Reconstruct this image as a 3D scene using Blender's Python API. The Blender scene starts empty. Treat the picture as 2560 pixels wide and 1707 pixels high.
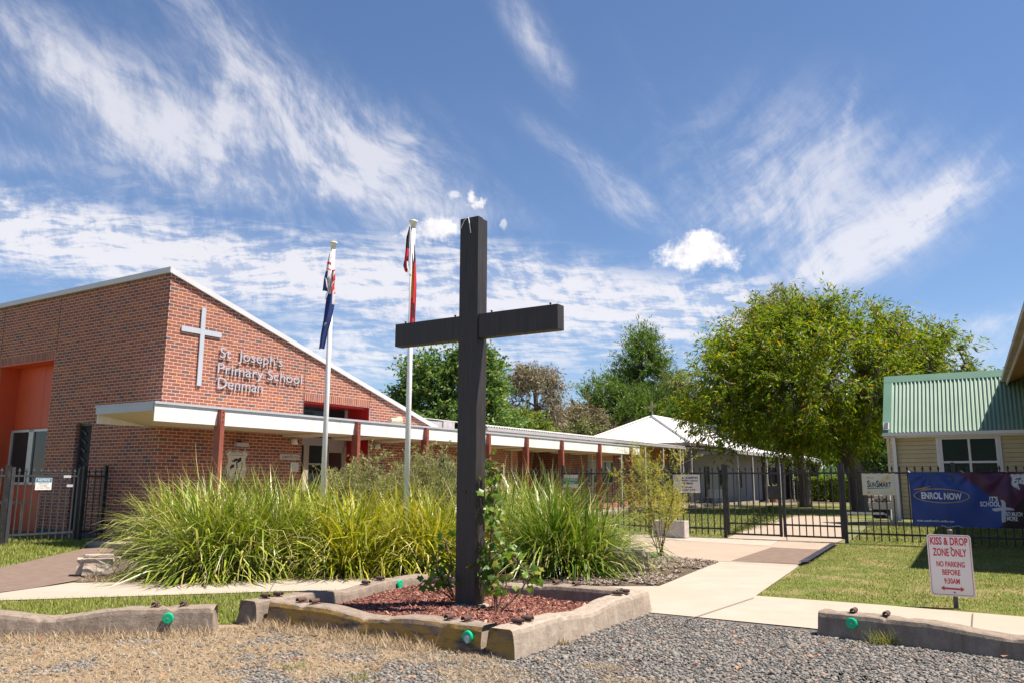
import bpy, math, random
import numpy as np
from mathutils import Vector, Matrix

# ------------------------------------------------------------------ camera, world, sun, exposure
sc = bpy.context.scene
COL = sc.collection
rad = math.radians
FPX, EYE = 2000.0, 1.5
PITCH, ROLL, YAW = rad(9.79), rad(0.168), rad(32.0)
_F = np.array([0, math.cos(PITCH), math.sin(PITCH)]); _R = np.array([1.0, 0, 0]); _U = np.cross(_R, _F)
CR = math.cos(ROLL)*_R + math.sin(ROLL)*_U
CU = -math.sin(ROLL)*_R + math.cos(ROLL)*_U
cam = bpy.data.cameras.new('camera'); co = bpy.data.objects.new('camera', cam); COL.objects.link(co)
cam.sensor_width = 36; cam.lens = FPX/2560*36; cam.clip_end = 2000; cam.clip_start = 0.05
M = Matrix.Identity(4)
for i in range(3):
    M[i][0] = CR[i]; M[i][1] = CU[i]; M[i][2] = -_F[i]
M[0][3], M[1][3], M[2][3] = 0, 0, EYE
co.matrix_world = M
cam.dof.use_dof = True; cam.dof.focus_distance = 9.6; cam.dof.aperture_fstop = 7.1
sc.camera = co

SUN_AZ, SUN_EL = rad(98), rad(64)
sunv = Vector((math.sin(SUN_AZ)*math.cos(SUN_EL), math.cos(SUN_AZ)*math.cos(SUN_EL), math.sin(SUN_EL)))
sl = bpy.data.lights.new('sun', 'SUN'); sl.energy = 5.0; sl.angle = rad(0.53); sl.color = (1.0, 0.92, 0.81)
so = bpy.data.objects.new('sun', sl); COL.objects.link(so)
so.rotation_euler = sunv.to_track_quat('Z', 'Y').to_euler(); so.location = (20, -10, 40)
sc.view_settings.view_transform = 'Standard'; sc.view_settings.look = 'None'
sc.view_settings.gamma = 1; sc.view_settings.exposure = 1.05
sc.render.film_transparent = False
sc.cycles.max_bounces = 8; sc.cycles.diffuse_bounces = 4; sc.cycles.transparent_max_bounces = 8

def ray(px, py):
    d = (px-1280)*CR-(py-853.5)*CU+FPX*_F
    return d/np.linalg.norm(d)
def G(px, py, z=0.0):
    d = ray(px, py); t = (z-EYE)/d[2]
    return np.array([t*d[0], t*d[1], z])
def D(px, py, Y):
    d = ray(px, py); d = d/d[1]
    return np.array([0, 0, EYE])+Y*d
def DIRV(px, py): return Vector(ray(px, py))

def nd(nt, t, ins=None, **pr):
    n = nt.nodes.new(t)
    for k, v in pr.items(): setattr(n, k, v)
    for k, v in (ins or {}).items():
        if isinstance(v, bpy.types.NodeSocket): nt.links.new(v, n.inputs[k])
        else: n.inputs[k].default_value = v
    return n
def mth(nt, op, a, b=None, c=None, clamp=False):
    ins = {0: a}
    if b is not None: ins[1] = b
    if c is not None: ins[2] = c
    return nd(nt, 'ShaderNodeMath', ins, operation=op, use_clamp=clamp).outputs[0]
def ramp(nt, fac, stops, interp='LINEAR'):
    n = nt.nodes.new('ShaderNodeValToRGB'); nt.links.new(fac, n.inputs[0])
    cr = n.color_ramp; cr.interpolation = interp
    while len(cr.elements) < len(stops): cr.elements.new(0.5)
    for e, (p, c) in zip(cr.elements, stops):
        e.position = p; e.color = (*c, 1) if len(c) == 3 else c
    return n.outputs[0]
def mixc(nt, fac, a, b, bt='MIX'):
    n = nt.nodes.new('ShaderNodeMix'); n.data_type = 'RGBA'; n.blend_type = bt
    for i, v in ((0, fac), (6, a), (7, b)):
        if isinstance(v, bpy.types.NodeSocket): nt.links.new(v, n.inputs[i])
        else: n.inputs[i].default_value = v if i == 0 else ((*v, 1) if len(v) == 3 else v)
    return n.outputs[2]

# world: physical sky with high cirrus and a few fair-weather puffs, all functions of direction
W = bpy.data.worlds.new('World'); sc.world = W; W.use_nodes = True
wt = W.node_tree; wt.nodes.clear()
sky = nd(wt, 'ShaderNodeTexSky', sky_type='NISHITA', sun_disc=False, sun_elevation=SUN_EL, sun_rotation=SUN_AZ,
         altitude=150.0, air_density=1.0, dust_density=0.15, ozone_density=2.0)
tc = nd(wt, 'ShaderNodeTexCoord'); dv = tc.outputs['Generated']
dvn = nd(wt, 'ShaderNodeVectorMath', {0: dv}, operation='NORMALIZE').outputs[0]
sp = nd(wt, 'ShaderNodeSeparateXYZ', {0: dvn})
zz = mth(wt, 'ADD', mth(wt, 'MAXIMUM', sp.outputs[2], 0.0), 0.16)
pl = nd(wt, 'ShaderNodeCombineXYZ', {0: mth(wt, 'DIVIDE', sp.outputs[0], zz), 1: mth(wt, 'DIVIDE', sp.outputs[1], zz), 2: 0.0}).outputs[0]
warp = nd(wt, 'ShaderNodeTexNoise', {'Vector': pl, 'Scale': 1.3, 'Detail': 3.0})
pw = nd(wt, 'ShaderNodeVectorMath', {0: warp.outputs['Color'], 1: (0.40, 0.40, 0.0), 2: pl}, operation='MULTIPLY_ADD').outputs[0]
azel = nd(wt, 'ShaderNodeCombineXYZ', {0: mth(wt, 'ARCTAN2', sp.outputs[0], sp.outputs[1]), 1: mth(wt, 'ARCSINE', sp.outputs[2]), 2: 0.0}).outputs[0]
azw = nd(wt, 'ShaderNodeTexNoise', {'Vector': azel, 'Scale': 3.0, 'Detail': 3.0})
azp = nd(wt, 'ShaderNodeVectorMath', {0: azw.outputs['Color'], 1: (0.16, 0.16, 0.0), 2: azel}, operation='MULTIPLY_ADD').outputs[0]
def streak(src, rot, lx, ly, scale, detail, off, rough=0.66):
    mp = nd(wt, 'ShaderNodeMapping', {'Vector': src, 'Rotation': (0, 0, rot), 'Scale': (lx, ly, 1), 'Location': (off, off*0.7, 0)}, vector_type='TEXTURE')
    return nd(wt, 'ShaderNodeTexNoise', {'Vector': mp.outputs[0], 'Scale': scale, 'Detail': detail, 'Roughness': rough, 'Distortion': 0.15}).outputs[0]
nA = streak(azp, rad(-34), 1.9, 0.6, 11.0, 15.0, 3.1)     # wisps that run down to the right
nB = streak(azp, rad(36), 1.9, 0.6, 11.0, 15.0, 7.7)      # wisps that run up to the right
nC = streak(pw, rad(8), 1.25, 0.7, 8.0, 15.0, 1.4)        # mackerel bank low in the sky
nF = streak(azp, rad(-60), 1.8, 0.7, 42.0, 12.0, 5.2)     # fine fibres
nQ = nd(wt, 'ShaderNodeTexNoise', {'Vector': pl, 'Scale': 2.4, 'Detail': 5.0, 'Roughness': 0.55}).outputs[0]
nP = nd(wt, 'ShaderNodeTexNoise', {'Vector': dvn, 'Scale': 30.0, 'Detail': 10.0, 'Roughness': 0.62}).outputs[0]
def blob(px, py, r1, r2, ang=0.0):
    c = DIRV(px, py); e = 4.0; a = rad(ang)
    t1 = (DIRV(px+e*math.cos(a), py+e*math.sin(a))-c).normalized()
    t2 = (DIRV(px-e*math.sin(a), py+e*math.cos(a))-c).normalized()
    s = 1.0/FPX
    A = nd(wt, 'ShaderNodeVectorMath', {0: dvn, 1: tuple(t1/(r1*s))}, operation='DOT_PRODUCT').outputs['Value']
    B = nd(wt, 'ShaderNodeVectorMath', {0: dvn, 1: tuple(t2/(r2*s))}, operation='DOT_PRODUCT').outputs['Value']
    A = mth(wt, 'SUBTRACT', A, c.dot(t1)/(r1*s)); B = mth(wt, 'SUBTRACT', B, c.dot(t2)/(r2*s))
    q = mth(wt, 'ADD', mth(wt, 'MULTIPLY', A, A), mth(wt, 'MULTIPLY', B, B))
    return q
def mask(lst):
    acc = None
    for (px, py, r1, r2, ang, w) in lst:
        g = mth(wt, 'MULTIPLY', mth(wt, 'POWER', 2.718, mth(wt, 'MULTIPLY', blob(px, py, r1, r2, ang), -1.0)), w)
        acc = g if acc is None else mth(wt, 'ADD', acc, g)
    return acc
mA = mask([(330, 300, 420, 150, 33, .75), (640, 150, 330, 85, 42, .8), (780, 400, 420, 130, 14, 1.05), (980, 370, 190, 110, 10, .55), (560, 270, 20, 130, 12, .6),
           (1340, 100, 190, 45, 52, .85), (150, 160, 330, 55, 40, .45), (60, 390, 160, 45, 12, .7), (420, 400, 160, 50, 15, .4), (1640, 290, 200, 38, 62, .35),
           (1480, 410, 210, 34, 32, .7), (1600, 540, 150, 40, 25, .75), (960, 500, 260, 38, 8, .7), (110, 310, 130, 30, 22, .45)])
mB = mask([(2000, 440, 330, 190, 12, .85), (2160, 620, 330, 46, -33, 1.15), (2330, 520, 170, 30, -55, .9), (1990, 590, 230, 90, 8, .6), (2030, 700, 130, 45, -10, .55), (2120, 300, 12, 80, 5, .3),
           (2480, 800, 180, 26, -16, .8), (2440, 880, 170, 46, 0, .9)])
mC = mask([(120, 560, 420, 70, 12, .95), (380, 640, 560, 70, 8, 1.15), (900, 700, 620, 90, 4, 1.15), (1500, 760, 480, 70, 6, 1.0), (1250, 640, 320, 50, 10, .6), (1780, 740, 260, 50, -8, .85),
           (950, 900, 420, 60, 0, .9), (850, 850, 120, 40, 0, .6), (1700, 860, 700, 80, 0, .55), (400, 470, 400, 40, 18, .45), (2400, 960, 500, 60, 0, .6)])
def sstep(x, a, b):
    n = nd(wt, 'ShaderNodeMapRange', {0: x, 1: a, 2: b, 3: 0.0, 4: 1.0}, interpolation_type='SMOOTHSTEP'); return n.outputs[0]
def lay(M, n, lo, hi, k, fine):
    f = mth(wt, 'ADD', mth(wt, 'ADD', n, mth(wt, 'MULTIPLY', mth(wt, 'SUBTRACT', nF, 0.5), fine)), mth(wt, 'MULTIPLY', mth(wt, 'SUBTRACT', nQ, 0.5), 0.5))
    t = sstep(f, lo, hi)                                   # 0..1 texture
    t = mth(wt, 'MULTIPLY_ADD', t, 0.78, 0.22)
    return mth(wt, 'MULTIPLY', sstep(mth(wt, 'MULTIPLY', M, t), 0.0, 1.15), k)
dA = lay(mA, nA, .30, .80, .80, .46)
dB = lay(mB, nB, .27, .78, .86, .46)
dC = lay(mC, nC, .35, .68, .95, .38)
nP2 = nd(wt, 'ShaderNodeTexNoise', {'Vector': dvn, 'Scale': 90.0, 'Detail': 8.0, 'Roughness': 0.62}).outputs[0]
def puff(px, py, r1, r2, k=1.0):
    q = mth(wt, 'SUBTRACT', 1.35, mth(wt, 'SQRT', blob(px, py, r1, r2)))
    return mth(wt, 'MULTIPLY', sstep(mth(wt, 'ADD', q, mth(wt, 'MULTIPLY', mth(wt, 'SUBTRACT', nP if r1 > 50 else nP2, 0.5), 3.0 if r1 > 50 else 3.8)), 0.05, 0.8 if r1 > 50 else 1.1), k)
dP = puff(1755, 630, 82, 44)
for a in ((1180, 492, 12, 16, .9), (1198, 508, 20, 14, .9), (1258, 562, 8, 12, .5), (1135, 487, 16, 9, .5), (1085, 575, 60, 30, .9), (1040, 590, 50, 22, .7), (855, 855, 70, 22, .5)):
    dP = mth(wt, 'MAXIMUM', dP, puff(*a))
cl = mth(wt, 'MAXIMUM', mth(wt, 'MAXIMUM', dA, dB), dC)
cl = mth(wt, 'MULTIPLY', mth(wt, 'MINIMUM', cl, 1.0), 0.86)
up = sstep(sp.outputs[2], -0.01, 0.03)
cl = mth(wt, 'MULTIPLY', cl, up); dP = mth(wt, 'MULTIPLY', dP, up)
skyc = nd(wt, 'ShaderNodeHueSaturation', {'Color': sky.outputs[0], 'Saturation': 1.0, 'Value': 1.0}).outputs[0]
skyc = mixc(wt, 1.0, skyc, mixc(wt, sstep(sp.outputs[2], 0.0, 0.30), (0.66, 0.71, 0.83), (0.67, 0.74, 0.85)), 'MULTIPLY')
c1 = mixc(wt, cl, skyc, (6.2, 6.0, 6.15))
c2 = mixc(wt, dP, c1, ramp(wt, nP, [(.38, (5.6, 5.5, 5.8)), (.58, (7.4, 7.1, 7.0))]))
bg = nd(wt, 'ShaderNodeBackground', {'Color': c2, 'Strength': 0.078})
wo = nd(wt, 'ShaderNodeOutputWorld', {'Surface': bg.outputs[0]})

# ------------------------------------------------------------------ materials
def base_mat(name):
    m = bpy.data.materials.new(name); m.use_nodes = True
    nt = m.node_tree; b = nt.nodes['Principled BSDF']
    return m, nt, b
def setb(nt, b, **kw):
    for k, v in kw.items():
        k = k.replace('_', ' ')
        if isinstance(v, bpy.types.NodeSocket): nt.links.new(v, b.inputs[k])
        else: b.inputs[k].default_value = (*v, 1) if isinstance(v, tuple) and len(v) == 3 else v
def mat(name, c, rough=.6, var=.12, scale=6.0, bump=0.0, bscale=60.0, metal=0.0, spec=.4, dirt=None, dscale=1.2, stretch=(1, 1, 1)):
    m, nt, b = base_mat(name)
    t = nd(nt, 'ShaderNodeTexCoord').outputs['Object']
    t = nd(nt, 'ShaderNodeMapping', {'Vector': t, 'Scale': stretch}).outputs[0]
    n = nd(nt, 'ShaderNodeTexNoise', {'Vector': t, 'Scale': scale, 'Detail': 5.0}).outputs[0]
    lo = tuple(x*(1-var) for x in c); hi = tuple(min(1, x*(1+var)) for x in c)
    col = ramp(nt, n, [(.3, lo), (.7, hi)])
    if dirt:
        n2 = nd(nt, 'ShaderNodeTexNoise', {'Vector': t, 'Scale': dscale, 'Detail': 8.0, 'Roughness': .7}).outputs[0]
        f = nd(nt, 'ShaderNodeMapRange', {0: n2, 1: .48, 2: .72, 3: 0.0, 4: 1.0}).outputs[0]
        col = mixc(nt, f, col, dirt)
    r = mth(nt, 'MULTIPLY_ADD', n, .25, rough-.12)
    setb(nt, b, Base_Color=col, Roughness=r, Metallic=metal, Specular_IOR_Level=spec)
    if bump:
        nb = nd(nt, 'ShaderNodeTexNoise', {'Vector': t, 'Scale': bscale, 'Detail': 4.0}).outputs[0]
        bp = nd(nt, 'ShaderNodeBump', {'Height': nb, 'Strength': bump, 'Distance': .02})
        setb(nt, b, Normal=bp.outputs[0])
    return m
def brick_mat(name, soldier=False):
    m, nt, b = base_mat(name)
    uv = nd(nt, 'ShaderNodeUVMap', uv_map='UVMap').outputs[0]
    s = nd(nt, 'ShaderNodeSeparateXYZ', {0: uv})
    u, v = s.outputs[0], s.outputs[1]
    if soldier: u, v = v, u
    vr = mth(nt, 'DIVIDE', v, .086); row = mth(nt, 'FLOOR', vr)
    off = mth(nt, 'MULTIPLY', mth(nt, 'FLOORED_MODULO', row, 2.0), 0.0 if soldier else 0.5)
    ur = mth(nt, 'ADD', mth(nt, 'DIVIDE', u, .24), off); col = mth(nt, 'FLOOR', ur)
    fu, fv = mth(nt, 'FRACT', ur), mth(nt, 'FRACT', vr)
    br = mth(nt, 'MULTIPLY', mth(nt, 'GREATER_THAN', fu, .058), mth(nt, 'GREATER_THAN', fv, .165))
    if soldier: br = mth(nt, 'GREATER_THAN', fv, .14)
    wn = nd(nt, 'ShaderNodeTexWhiteNoise', {'Vector': nd(nt, 'ShaderNodeCombineXYZ', {0: col, 1: row, 2: 3.0}).outputs[0]}, noise_dimensions='3D')
    c = ramp(nt, wn.outputs[0], [(0, (.10, .066, .072)), (.07, (.14, .075, .074)), (.08, (.185, .062, .046)), (.38, (.24, .074, .048)), (.62, (.275, .084, .053)), (.80, (.295, .10, .072)), (.93, (.34, .105, .042)), (1, (.36, .12, .05))])
    nz = nd(nt, 'ShaderNodeTexNoise', {'Vector': uv, 'Scale': 45.0, 'Detail': 4.0}).outputs[0]
    c = mixc(nt, .28, c, ramp(nt, nz, [(.3, (.3, .3, .3)), (.7, (.75, .75, .75))]), 'OVERLAY')
    big = nd(nt, 'ShaderNodeTexNoise', {'Vector': uv, 'Scale': .7, 'Detail': 5.0}).outputs[0]
    c = mixc(nt, mth(nt, 'MULTIPLY', big, .15), c, (.40, .22, .17))
    c = mixc(nt, br, (.58, .43, .34), c)
    bp = nd(nt, 'ShaderNodeBump', {'Height': mth(nt, 'ADD', br, mth(nt, 'MULTIPLY', nz, .35)), 'Strength': .5, 'Distance': .006})
    setb(nt, b, Base_Color=c, Roughness=.88, Specular_IOR_Level=.25, Normal=bp.outputs[0])
    return m
def leaf_mat(name, stops, trans=.35, rough=.5, tip=None, spec=.35):
    m, nt, b = base_mat(name)
    g = nd(nt, 'ShaderNodeNewGeometry')
    c = ramp(nt, g.outputs['Random Per Island'], stops)
    ob = nd(nt, 'ShaderNodeTexCoord').outputs['Object']
    n = nd(nt, 'ShaderNodeTexNoise', {'Vector': ob, 'Scale': .9, 'Detail': 3.0}).outputs[0]
    c = mixc(nt, .35, c, ramp(nt, n, [(.3, (.32, .34, .3)), (.7, (.68, .66, .6))]), 'OVERLAY')
    if tip:
        uv = nd(nt, 'ShaderNodeUVMap', uv_map='UVMap').outputs[0]
        v = nd(nt, 'ShaderNodeSeparateXYZ', {0: uv}).outputs[1]
        f = nd(nt, 'ShaderNodeMapRange', {0: v, 1: tip[1], 2: 1.0, 3: 0.0, 4: .85}).outputs[0]
        c = mixc(nt, f, c, tip[0])
    setb(nt, b, Base_Color=c, Roughness=rough, Specular_IOR_Level=spec)
    tr = nd(nt, 'ShaderNodeBsdfTranslucent', {'Color': mixc(nt, .5, c, mixc(nt, 1.0, c, (1.5, 1.5, .5), 'MULTIPLY'))})
    mx = nd(nt, 'ShaderNodeMixShader', {0: trans, 1: b.outputs[0], 2: tr.outputs[0]})
    nt.links.new(mx.outputs[0], nt.nodes['Material Output'].inputs[0])
    return m
def glass_mat(name, c=(.015, .02, .022), rough=.04, spec=.28):
    m, nt, b = base_mat(name)
    t = nd(nt, 'ShaderNodeTexCoord').outputs['Object']
    n = nd(nt, 'ShaderNodeTexNoise', {'Vector': t, 'Scale': 1.5, 'Detail': 2.0}).outputs[0]
    setb(nt, b, Base_Color=ramp(nt, n, [(.3, c), (.7, tuple(x*1.7 for x in c))]), Roughness=rough, Specular_IOR_Level=spec)
    bp = nd(nt, 'ShaderNodeBump', {'Height': n, 'Strength': .03, 'Distance': .1}); setb(nt, b, Normal=bp.outputs[0])
    return m
def ground_mat(name, stops, scale, bump=.4, bscale=40.0, patch=None, pscale=.6, plo=.45, phi=.62, rough=.95):
    m, nt, b = base_mat(name)
    t = nd(nt, 'ShaderNodeTexCoord').outputs['Object']
    n = nd(nt, 'ShaderNodeTexNoise', {'Vector': t, 'Scale': scale, 'Detail': 9.0, 'Roughness': .65}).outputs[0]
    c = ramp(nt, n, stops)
    if patch:
        n2 = nd(nt, 'ShaderNodeTexNoise', {'Vector': t, 'Scale': pscale, 'Detail': 6.0, 'Roughness': .6}).outputs[0]
        f = nd(nt, 'ShaderNodeMapRange', {0: n2, 1: plo, 2: phi, 3: 0.0, 4: 1.0}).outputs[0]
        c = mixc(nt, f, c, patch)
    nb = nd(nt, 'ShaderNodeTexNoise', {'Vector': t, 'Scale': bscale, 'Detail': 6.0}).outputs[0]
    bp = nd(nt, 'ShaderNodeBump', {'Height': nb, 'Strength': bump, 'Distance': .03})
    setb(nt, b, Base_Color=c, Roughness=rough, Specular_IOR_Level=.2, Normal=bp.outputs[0])
    return m

BRICK = brick_mat('red_brick'); SOLDIER = brick_mat('soldier_brick', True)
WHITE = mat('white_paint', (.80, .775, .76), .5, .03, 2.0, dirt=(.62, .58, .54), dscale=1.1, stretch=(1.6, 1.6, .5))
GREYMETAL = mat('grey_flashing', (.44, .45, .48), .4, .05, 3.0)
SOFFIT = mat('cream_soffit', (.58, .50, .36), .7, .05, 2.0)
REDPOST = mat('red_oxide_paint', (.30, .085, .055), .5, .1, 5.0, dirt=(.22, .06, .04), dscale=3.0)
REDPANEL = mat('red_panel', (.40, .018, .018), .35, .05, 1.5)
ORGRED = mat('orange_red_panel', (.56, .088, .032), .45, .06, 1.5)
ALU = mat('aluminium_frame', (.55, .53, .50), .4, .05, 4.0, metal=.3)
CREAMFRAME = mat('cream_frame', (.44, .37, .29), .5, .05, 4.0)
GLASS = glass_mat('dark_glass'); GLASSG = glass_mat('green_dark_glass', (.004, .014, .008), .03, .12)
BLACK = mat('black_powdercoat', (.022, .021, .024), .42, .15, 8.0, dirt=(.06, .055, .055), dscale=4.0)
GREYPC = mat('grey_powdercoat', (.045, .045, .05), .45, .15, 8.0)  # even grey coat of the side gate and its fence panels
DARK = mat('dark_interior', (.02, .018, .018), .9, .2, 1.0)
WHITEPOLE = mat('white_pole_paint', (.78, .76, .77), .35, .03, 2.0)
POLECAP = mat('cream_pole_cap', (.74, .70, .58), .45, .04, 6.0)
ROPE = mat('white_rope', (.75, .74, .70), .8, .1, 40.0)
def timber_mat():
    m, nt, b = base_mat('charcoal_timber')
    t = nd(nt, 'ShaderNodeTexCoord').outputs['Object']
    t2 = nd(nt, 'ShaderNodeMapping', {'Vector': t, 'Scale': (14, 14, .7)}).outputs[0]
    n = nd(nt, 'ShaderNodeTexNoise', {'Vector': t2, 'Scale': 3.0, 'Detail': 8.0, 'Roughness': .6}).outputs[0]
    n2 = nd(nt, 'ShaderNodeTexNoise', {'Vector': t, 'Scale': 2.2, 'Detail': 5.0}).outputs[0]
    c = ramp(nt, n, [(.25, (.014, .012, .012)), (.5, (.030, .026, .026)), (.68, (.050, .042, .040)), (.85, (.085, .074, .070))])
    c = mixc(nt, mth(nt, 'MULTIPLY', n2, .5), c, (.046, .034, .031))
    bp = nd(nt, 'ShaderNodeBump', {'Height': n, 'Strength': .7, 'Distance': .008})
    setb(nt, b, Base_Color=c, Roughness=mth(nt, 'MULTIPLY_ADD', n, .3, .38), Specular_IOR_Level=.45, Normal=bp.outputs[0])
    return m
TIMBER = timber_mat()
def concrete_mat(name, c, paint=None, stain=(.16, .12, .095)):
    m, nt, b = base_mat(name)
    t = nd(nt, 'ShaderNodeTexCoord').outputs['Object']
    n = nd(nt, 'ShaderNodeTexNoise', {'Vector': t, 'Scale': 9.0, 'Detail': 9.0, 'Roughness': .7}).outputs[0]
    col = ramp(nt, n, [(.25, tuple(x*.72 for x in c)), (.55, c), (.8, tuple(x*1.18 for x in c))])
    v = nd(nt, 'ShaderNodeMapping', {'Vector': t, 'Scale': (9, 9, 1.3)}).outputs[0]
    st = nd(nt, 'ShaderNodeTexNoise', {'Vector': v, 'Scale': 1.6, 'Detail': 6.0, 'Roughness': .65}).outputs[0]
    f = nd(nt, 'ShaderNodeMapRange', {0: st, 1: .44, 2: .70, 3: 0.0, 4: .85}).outputs[0]
    col = mixc(nt, f, col, stain)
    if paint:
        h = nd(nt, 'ShaderNodeMapping', {'Vector': t, 'Scale': (1.6, 1.6, 7)}).outputs[0]
        pn = nd(nt, 'ShaderNodeTexNoise', {'Vector': h, 'Scale': 2.6, 'Detail': 8.0, 'Roughness': .68}).outputs[0]
        pf = nd(nt, 'ShaderNodeMapRange', {0: pn, 1: .44, 2: .58, 3: 1.0, 4: 0.0}).outputs[0]
        bk = nd(nt, 'ShaderNodeTexNoise', {'Vector': h, 'Scale': 1.7, 'Detail': 5.0, 'W': 4.0}, noise_dimensions='4D').outputs[0]
        bf = nd(nt, 'ShaderNodeMapRange', {0: bk, 1: .50, 2: .62, 3: 0.0, 4: .85}).outputs[0]
        col = mixc(nt, bf, col, (.055, .05, .05))
        col = mixc(nt, mth(nt, 'MULTIPLY', pf, .92), col, paint)
    pit = nd(nt, 'ShaderNodeTexVoronoi', {'Vector': t, 'Scale': 55.0}).outputs[0]
    hgt = mth(nt, 'ADD', mth(nt, 'MULTIPLY', n, 1.2), mth(nt, 'MINIMUM', mth(nt, 'MULTIPLY', pit, 2.0), .5))
    bp = nd(nt, 'ShaderNodeBump', {'Height': hgt, 'Strength': .8, 'Distance': .016})
    setb(nt, b, Base_Color=col, Roughness=.9, Specular_IOR_Level=.2, Normal=bp.outputs[0])
    return m
CONC = concrete_mat('weathered_concrete', (.265, .21, .165))
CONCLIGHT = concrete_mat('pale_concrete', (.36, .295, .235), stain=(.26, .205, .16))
CONCPAINT = concrete_mat('worn_yellow_painted_concrete', (.24, .18, .14), paint=(.38, .225, .05))
RUST = mat('rusty_steel', (.085, .045, .036), .8, .3, 25.0, bump=.3)
GREENREF = mat('green_reflector', (.0, .42, .20), .35, .03, 5.0)
GREYREF = mat('grey_reflector', (.45, .46, .52), .3, .05, 5.0)

# ------------------------------------------------------------------ mesh helpers
class MB:
    def __init__(s): s.v = []; s.f = []; s.m = []
    def face(s, pts, m=0):
        n = len(s.v); s.v += [tuple(p) for p in pts]; s.f.append(tuple(range(n, n+len(pts)))); s.m.append(m)
    def add(s, vs, fs, m=0):
        n = len(s.v); s.v += [tuple(p) for p in vs]; s.f += [tuple(i+n for i in f) for f in fs]; s.m += [m]*len(fs)
    def box(s, x0, x1, y0, y1, z0, z1, m=0):
        x0, x1 = min(x0, x1), max(x0, x1); y0, y1 = min(y0, y1), max(y0, y1)
        v = [(x, y, z) for z in (z0, z1) for (x, y) in ((x0, y0), (x1, y0), (x1, y1), (x0, y1))]
        s.add(v, [(3, 2, 1, 0), (4, 5, 6, 7), (0, 1, 5, 4), (1, 2, 6, 5), (2, 3, 7, 6), (3, 0, 4, 7)], m)
    def prism(s, poly, f, m=0):
        """poly: list of 2D points, f(p, t) -> 3D for t in 0,1 (the two caps)"""
        n = len(poly); v = [f(p, 0) for p in poly]+[f(p, 1) for p in poly]
        fs = [tuple(range(n))[::-1], tuple(range(n, 2*n))]+[(i, (i+1) % n, n+(i+1) % n, n+i) for i in range(n)]
        s.add(v, fs, m)
    def tube(s, pts, rs, n=8, m=0, cap=True):
        pts = [Vector(p) for p in pts]; base = len(s.v); prev = None
        if not hasattr(rs, '__len__'): rs = [rs]*len(pts)
        for i, p in enumerate(pts):
            d = (pts[min(i+1, len(pts)-1)]-pts[max(i-1, 0)]).normalized()
            if prev is None:
                a = Vector((0, 0, 1)) if abs(d.z) < .9 else Vector((1, 0, 0)); x = d.cross(a).normalized()
            else: x = (prev-d*prev.dot(d)).normalized()
            prev = x; y = d.cross(x)
            for k in range(n):
                a = 2*math.pi*k/n; s.v.append(tuple(p+(x*math.cos(a)+y*math.sin(a))*rs[i]))
        for i in range(len(pts)-1):
            for k in range(n):
                a, b = base+i*n+k, base+i*n+(k+1) % n
                s.f.append((a, b, b+n, a+n)); s.m.append(m)
        if cap:
            s.f.append(tuple(base+k for k in range(n))[::-1]); s.m.append(m)
            e = base+(len(pts)-1)*n; s.f.append(tuple(e+k for k in range(n))); s.m.append(m)
    def lathe(s, prof, cx=0, cy=0, n=20, m=0):
        s.tube([(cx, cy, z) for r, z in prof], [max(r, 1e-4) for r, z in prof], n, m)
    def build(s, name, mats, parent=None, smooth=False, bevel=0.0, loc=None, rotz=0.0):
        me = bpy.data.meshes.new(name); me.from_pydata(s.v, [], s.f)
        mats = mats if isinstance(mats, (list, tuple)) else [mats]
        for mm in mats: me.materials.append(mm)
        me.polygons.foreach_set('material_index', s.m)
        if smooth: me.polygons.foreach_set('use_smooth', [True]*len(s.f))
        uvl = me.uv_layers.new(name='UVMap'); uv = np.zeros((len(me.loops), 2), np.float32)
        co_ = np.array(s.v, np.float64)
        for p in me.polygons:
            nx, ny, nz = (abs(c) for c in p.normal)
            for li in p.loop_indices:
                x, y, z = co_[me.loops[li].vertex_index]
                uv[li] = (x, y) if nz > max(nx, ny) else ((y, z) if nx > ny else (x, z))
        uvl.data.foreach_set('uv', uv.ravel())
        me.update()
        o = bpy.data.objects.new(name, me); COL.objects.link(o)
        if parent: o.parent = parent
        if loc is not None: o.location = loc
        o.rotation_euler = (0, 0, rotz)
        if bevel:
            bv = o.modifiers.new('bevel', 'BEVEL'); bv.width = bevel; bv.segments = 2; bv.limit_method = 'ANGLE'; bv.angle_limit = rad(40)
        return o
def np_obj(name, V, F, mats, parent=None, uv=None, smooth=False, midx=None):
    me = bpy.data.meshes.new(name); nv, nf, k = len(V), len(F), F.shape[1]
    me.vertices.add(nv); me.vertices.foreach_set('co', np.asarray(V, np.float32).ravel())
    me.loops.add(nf*k); me.loops.foreach_set('vertex_index', np.asarray(F, np.int32).ravel())
    me.polygons.add(nf); me.polygons.foreach_set('loop_start', np.arange(0, nf*k, k, dtype=np.int32))
    try: me.polygons.foreach_set('loop_total', np.full(nf, k, np.int32))
    except Exception: pass
    if smooth: me.polygons.foreach_set('use_smooth', np.ones(nf, bool))
    mats = mats if isinstance(mats, (list, tuple)) else [mats]
    for m in mats: me.materials.append(m)
    if midx is not None: me.polygons.foreach_set('material_index', np.asarray(midx, np.int32))
    if uv is not None:
        l = me.uv_layers.new(name='UVMap'); l.data.foreach_set('uv', np.asarray(uv, np.float32)[np.asarray(F).ravel()].ravel())
    me.update(calc_edges=True); me.validate()
    o = bpy.data.objects.new(name, me); COL.objects.link(o)
    if parent: o.parent = parent
    return o
def tag(o, label=None, cat=None, group=None, kind=None):
    if label: o['label'] = label
    if cat: o['category'] = cat
    if group: o['group'] = group
    if kind: o['kind'] = kind
    return o
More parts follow.
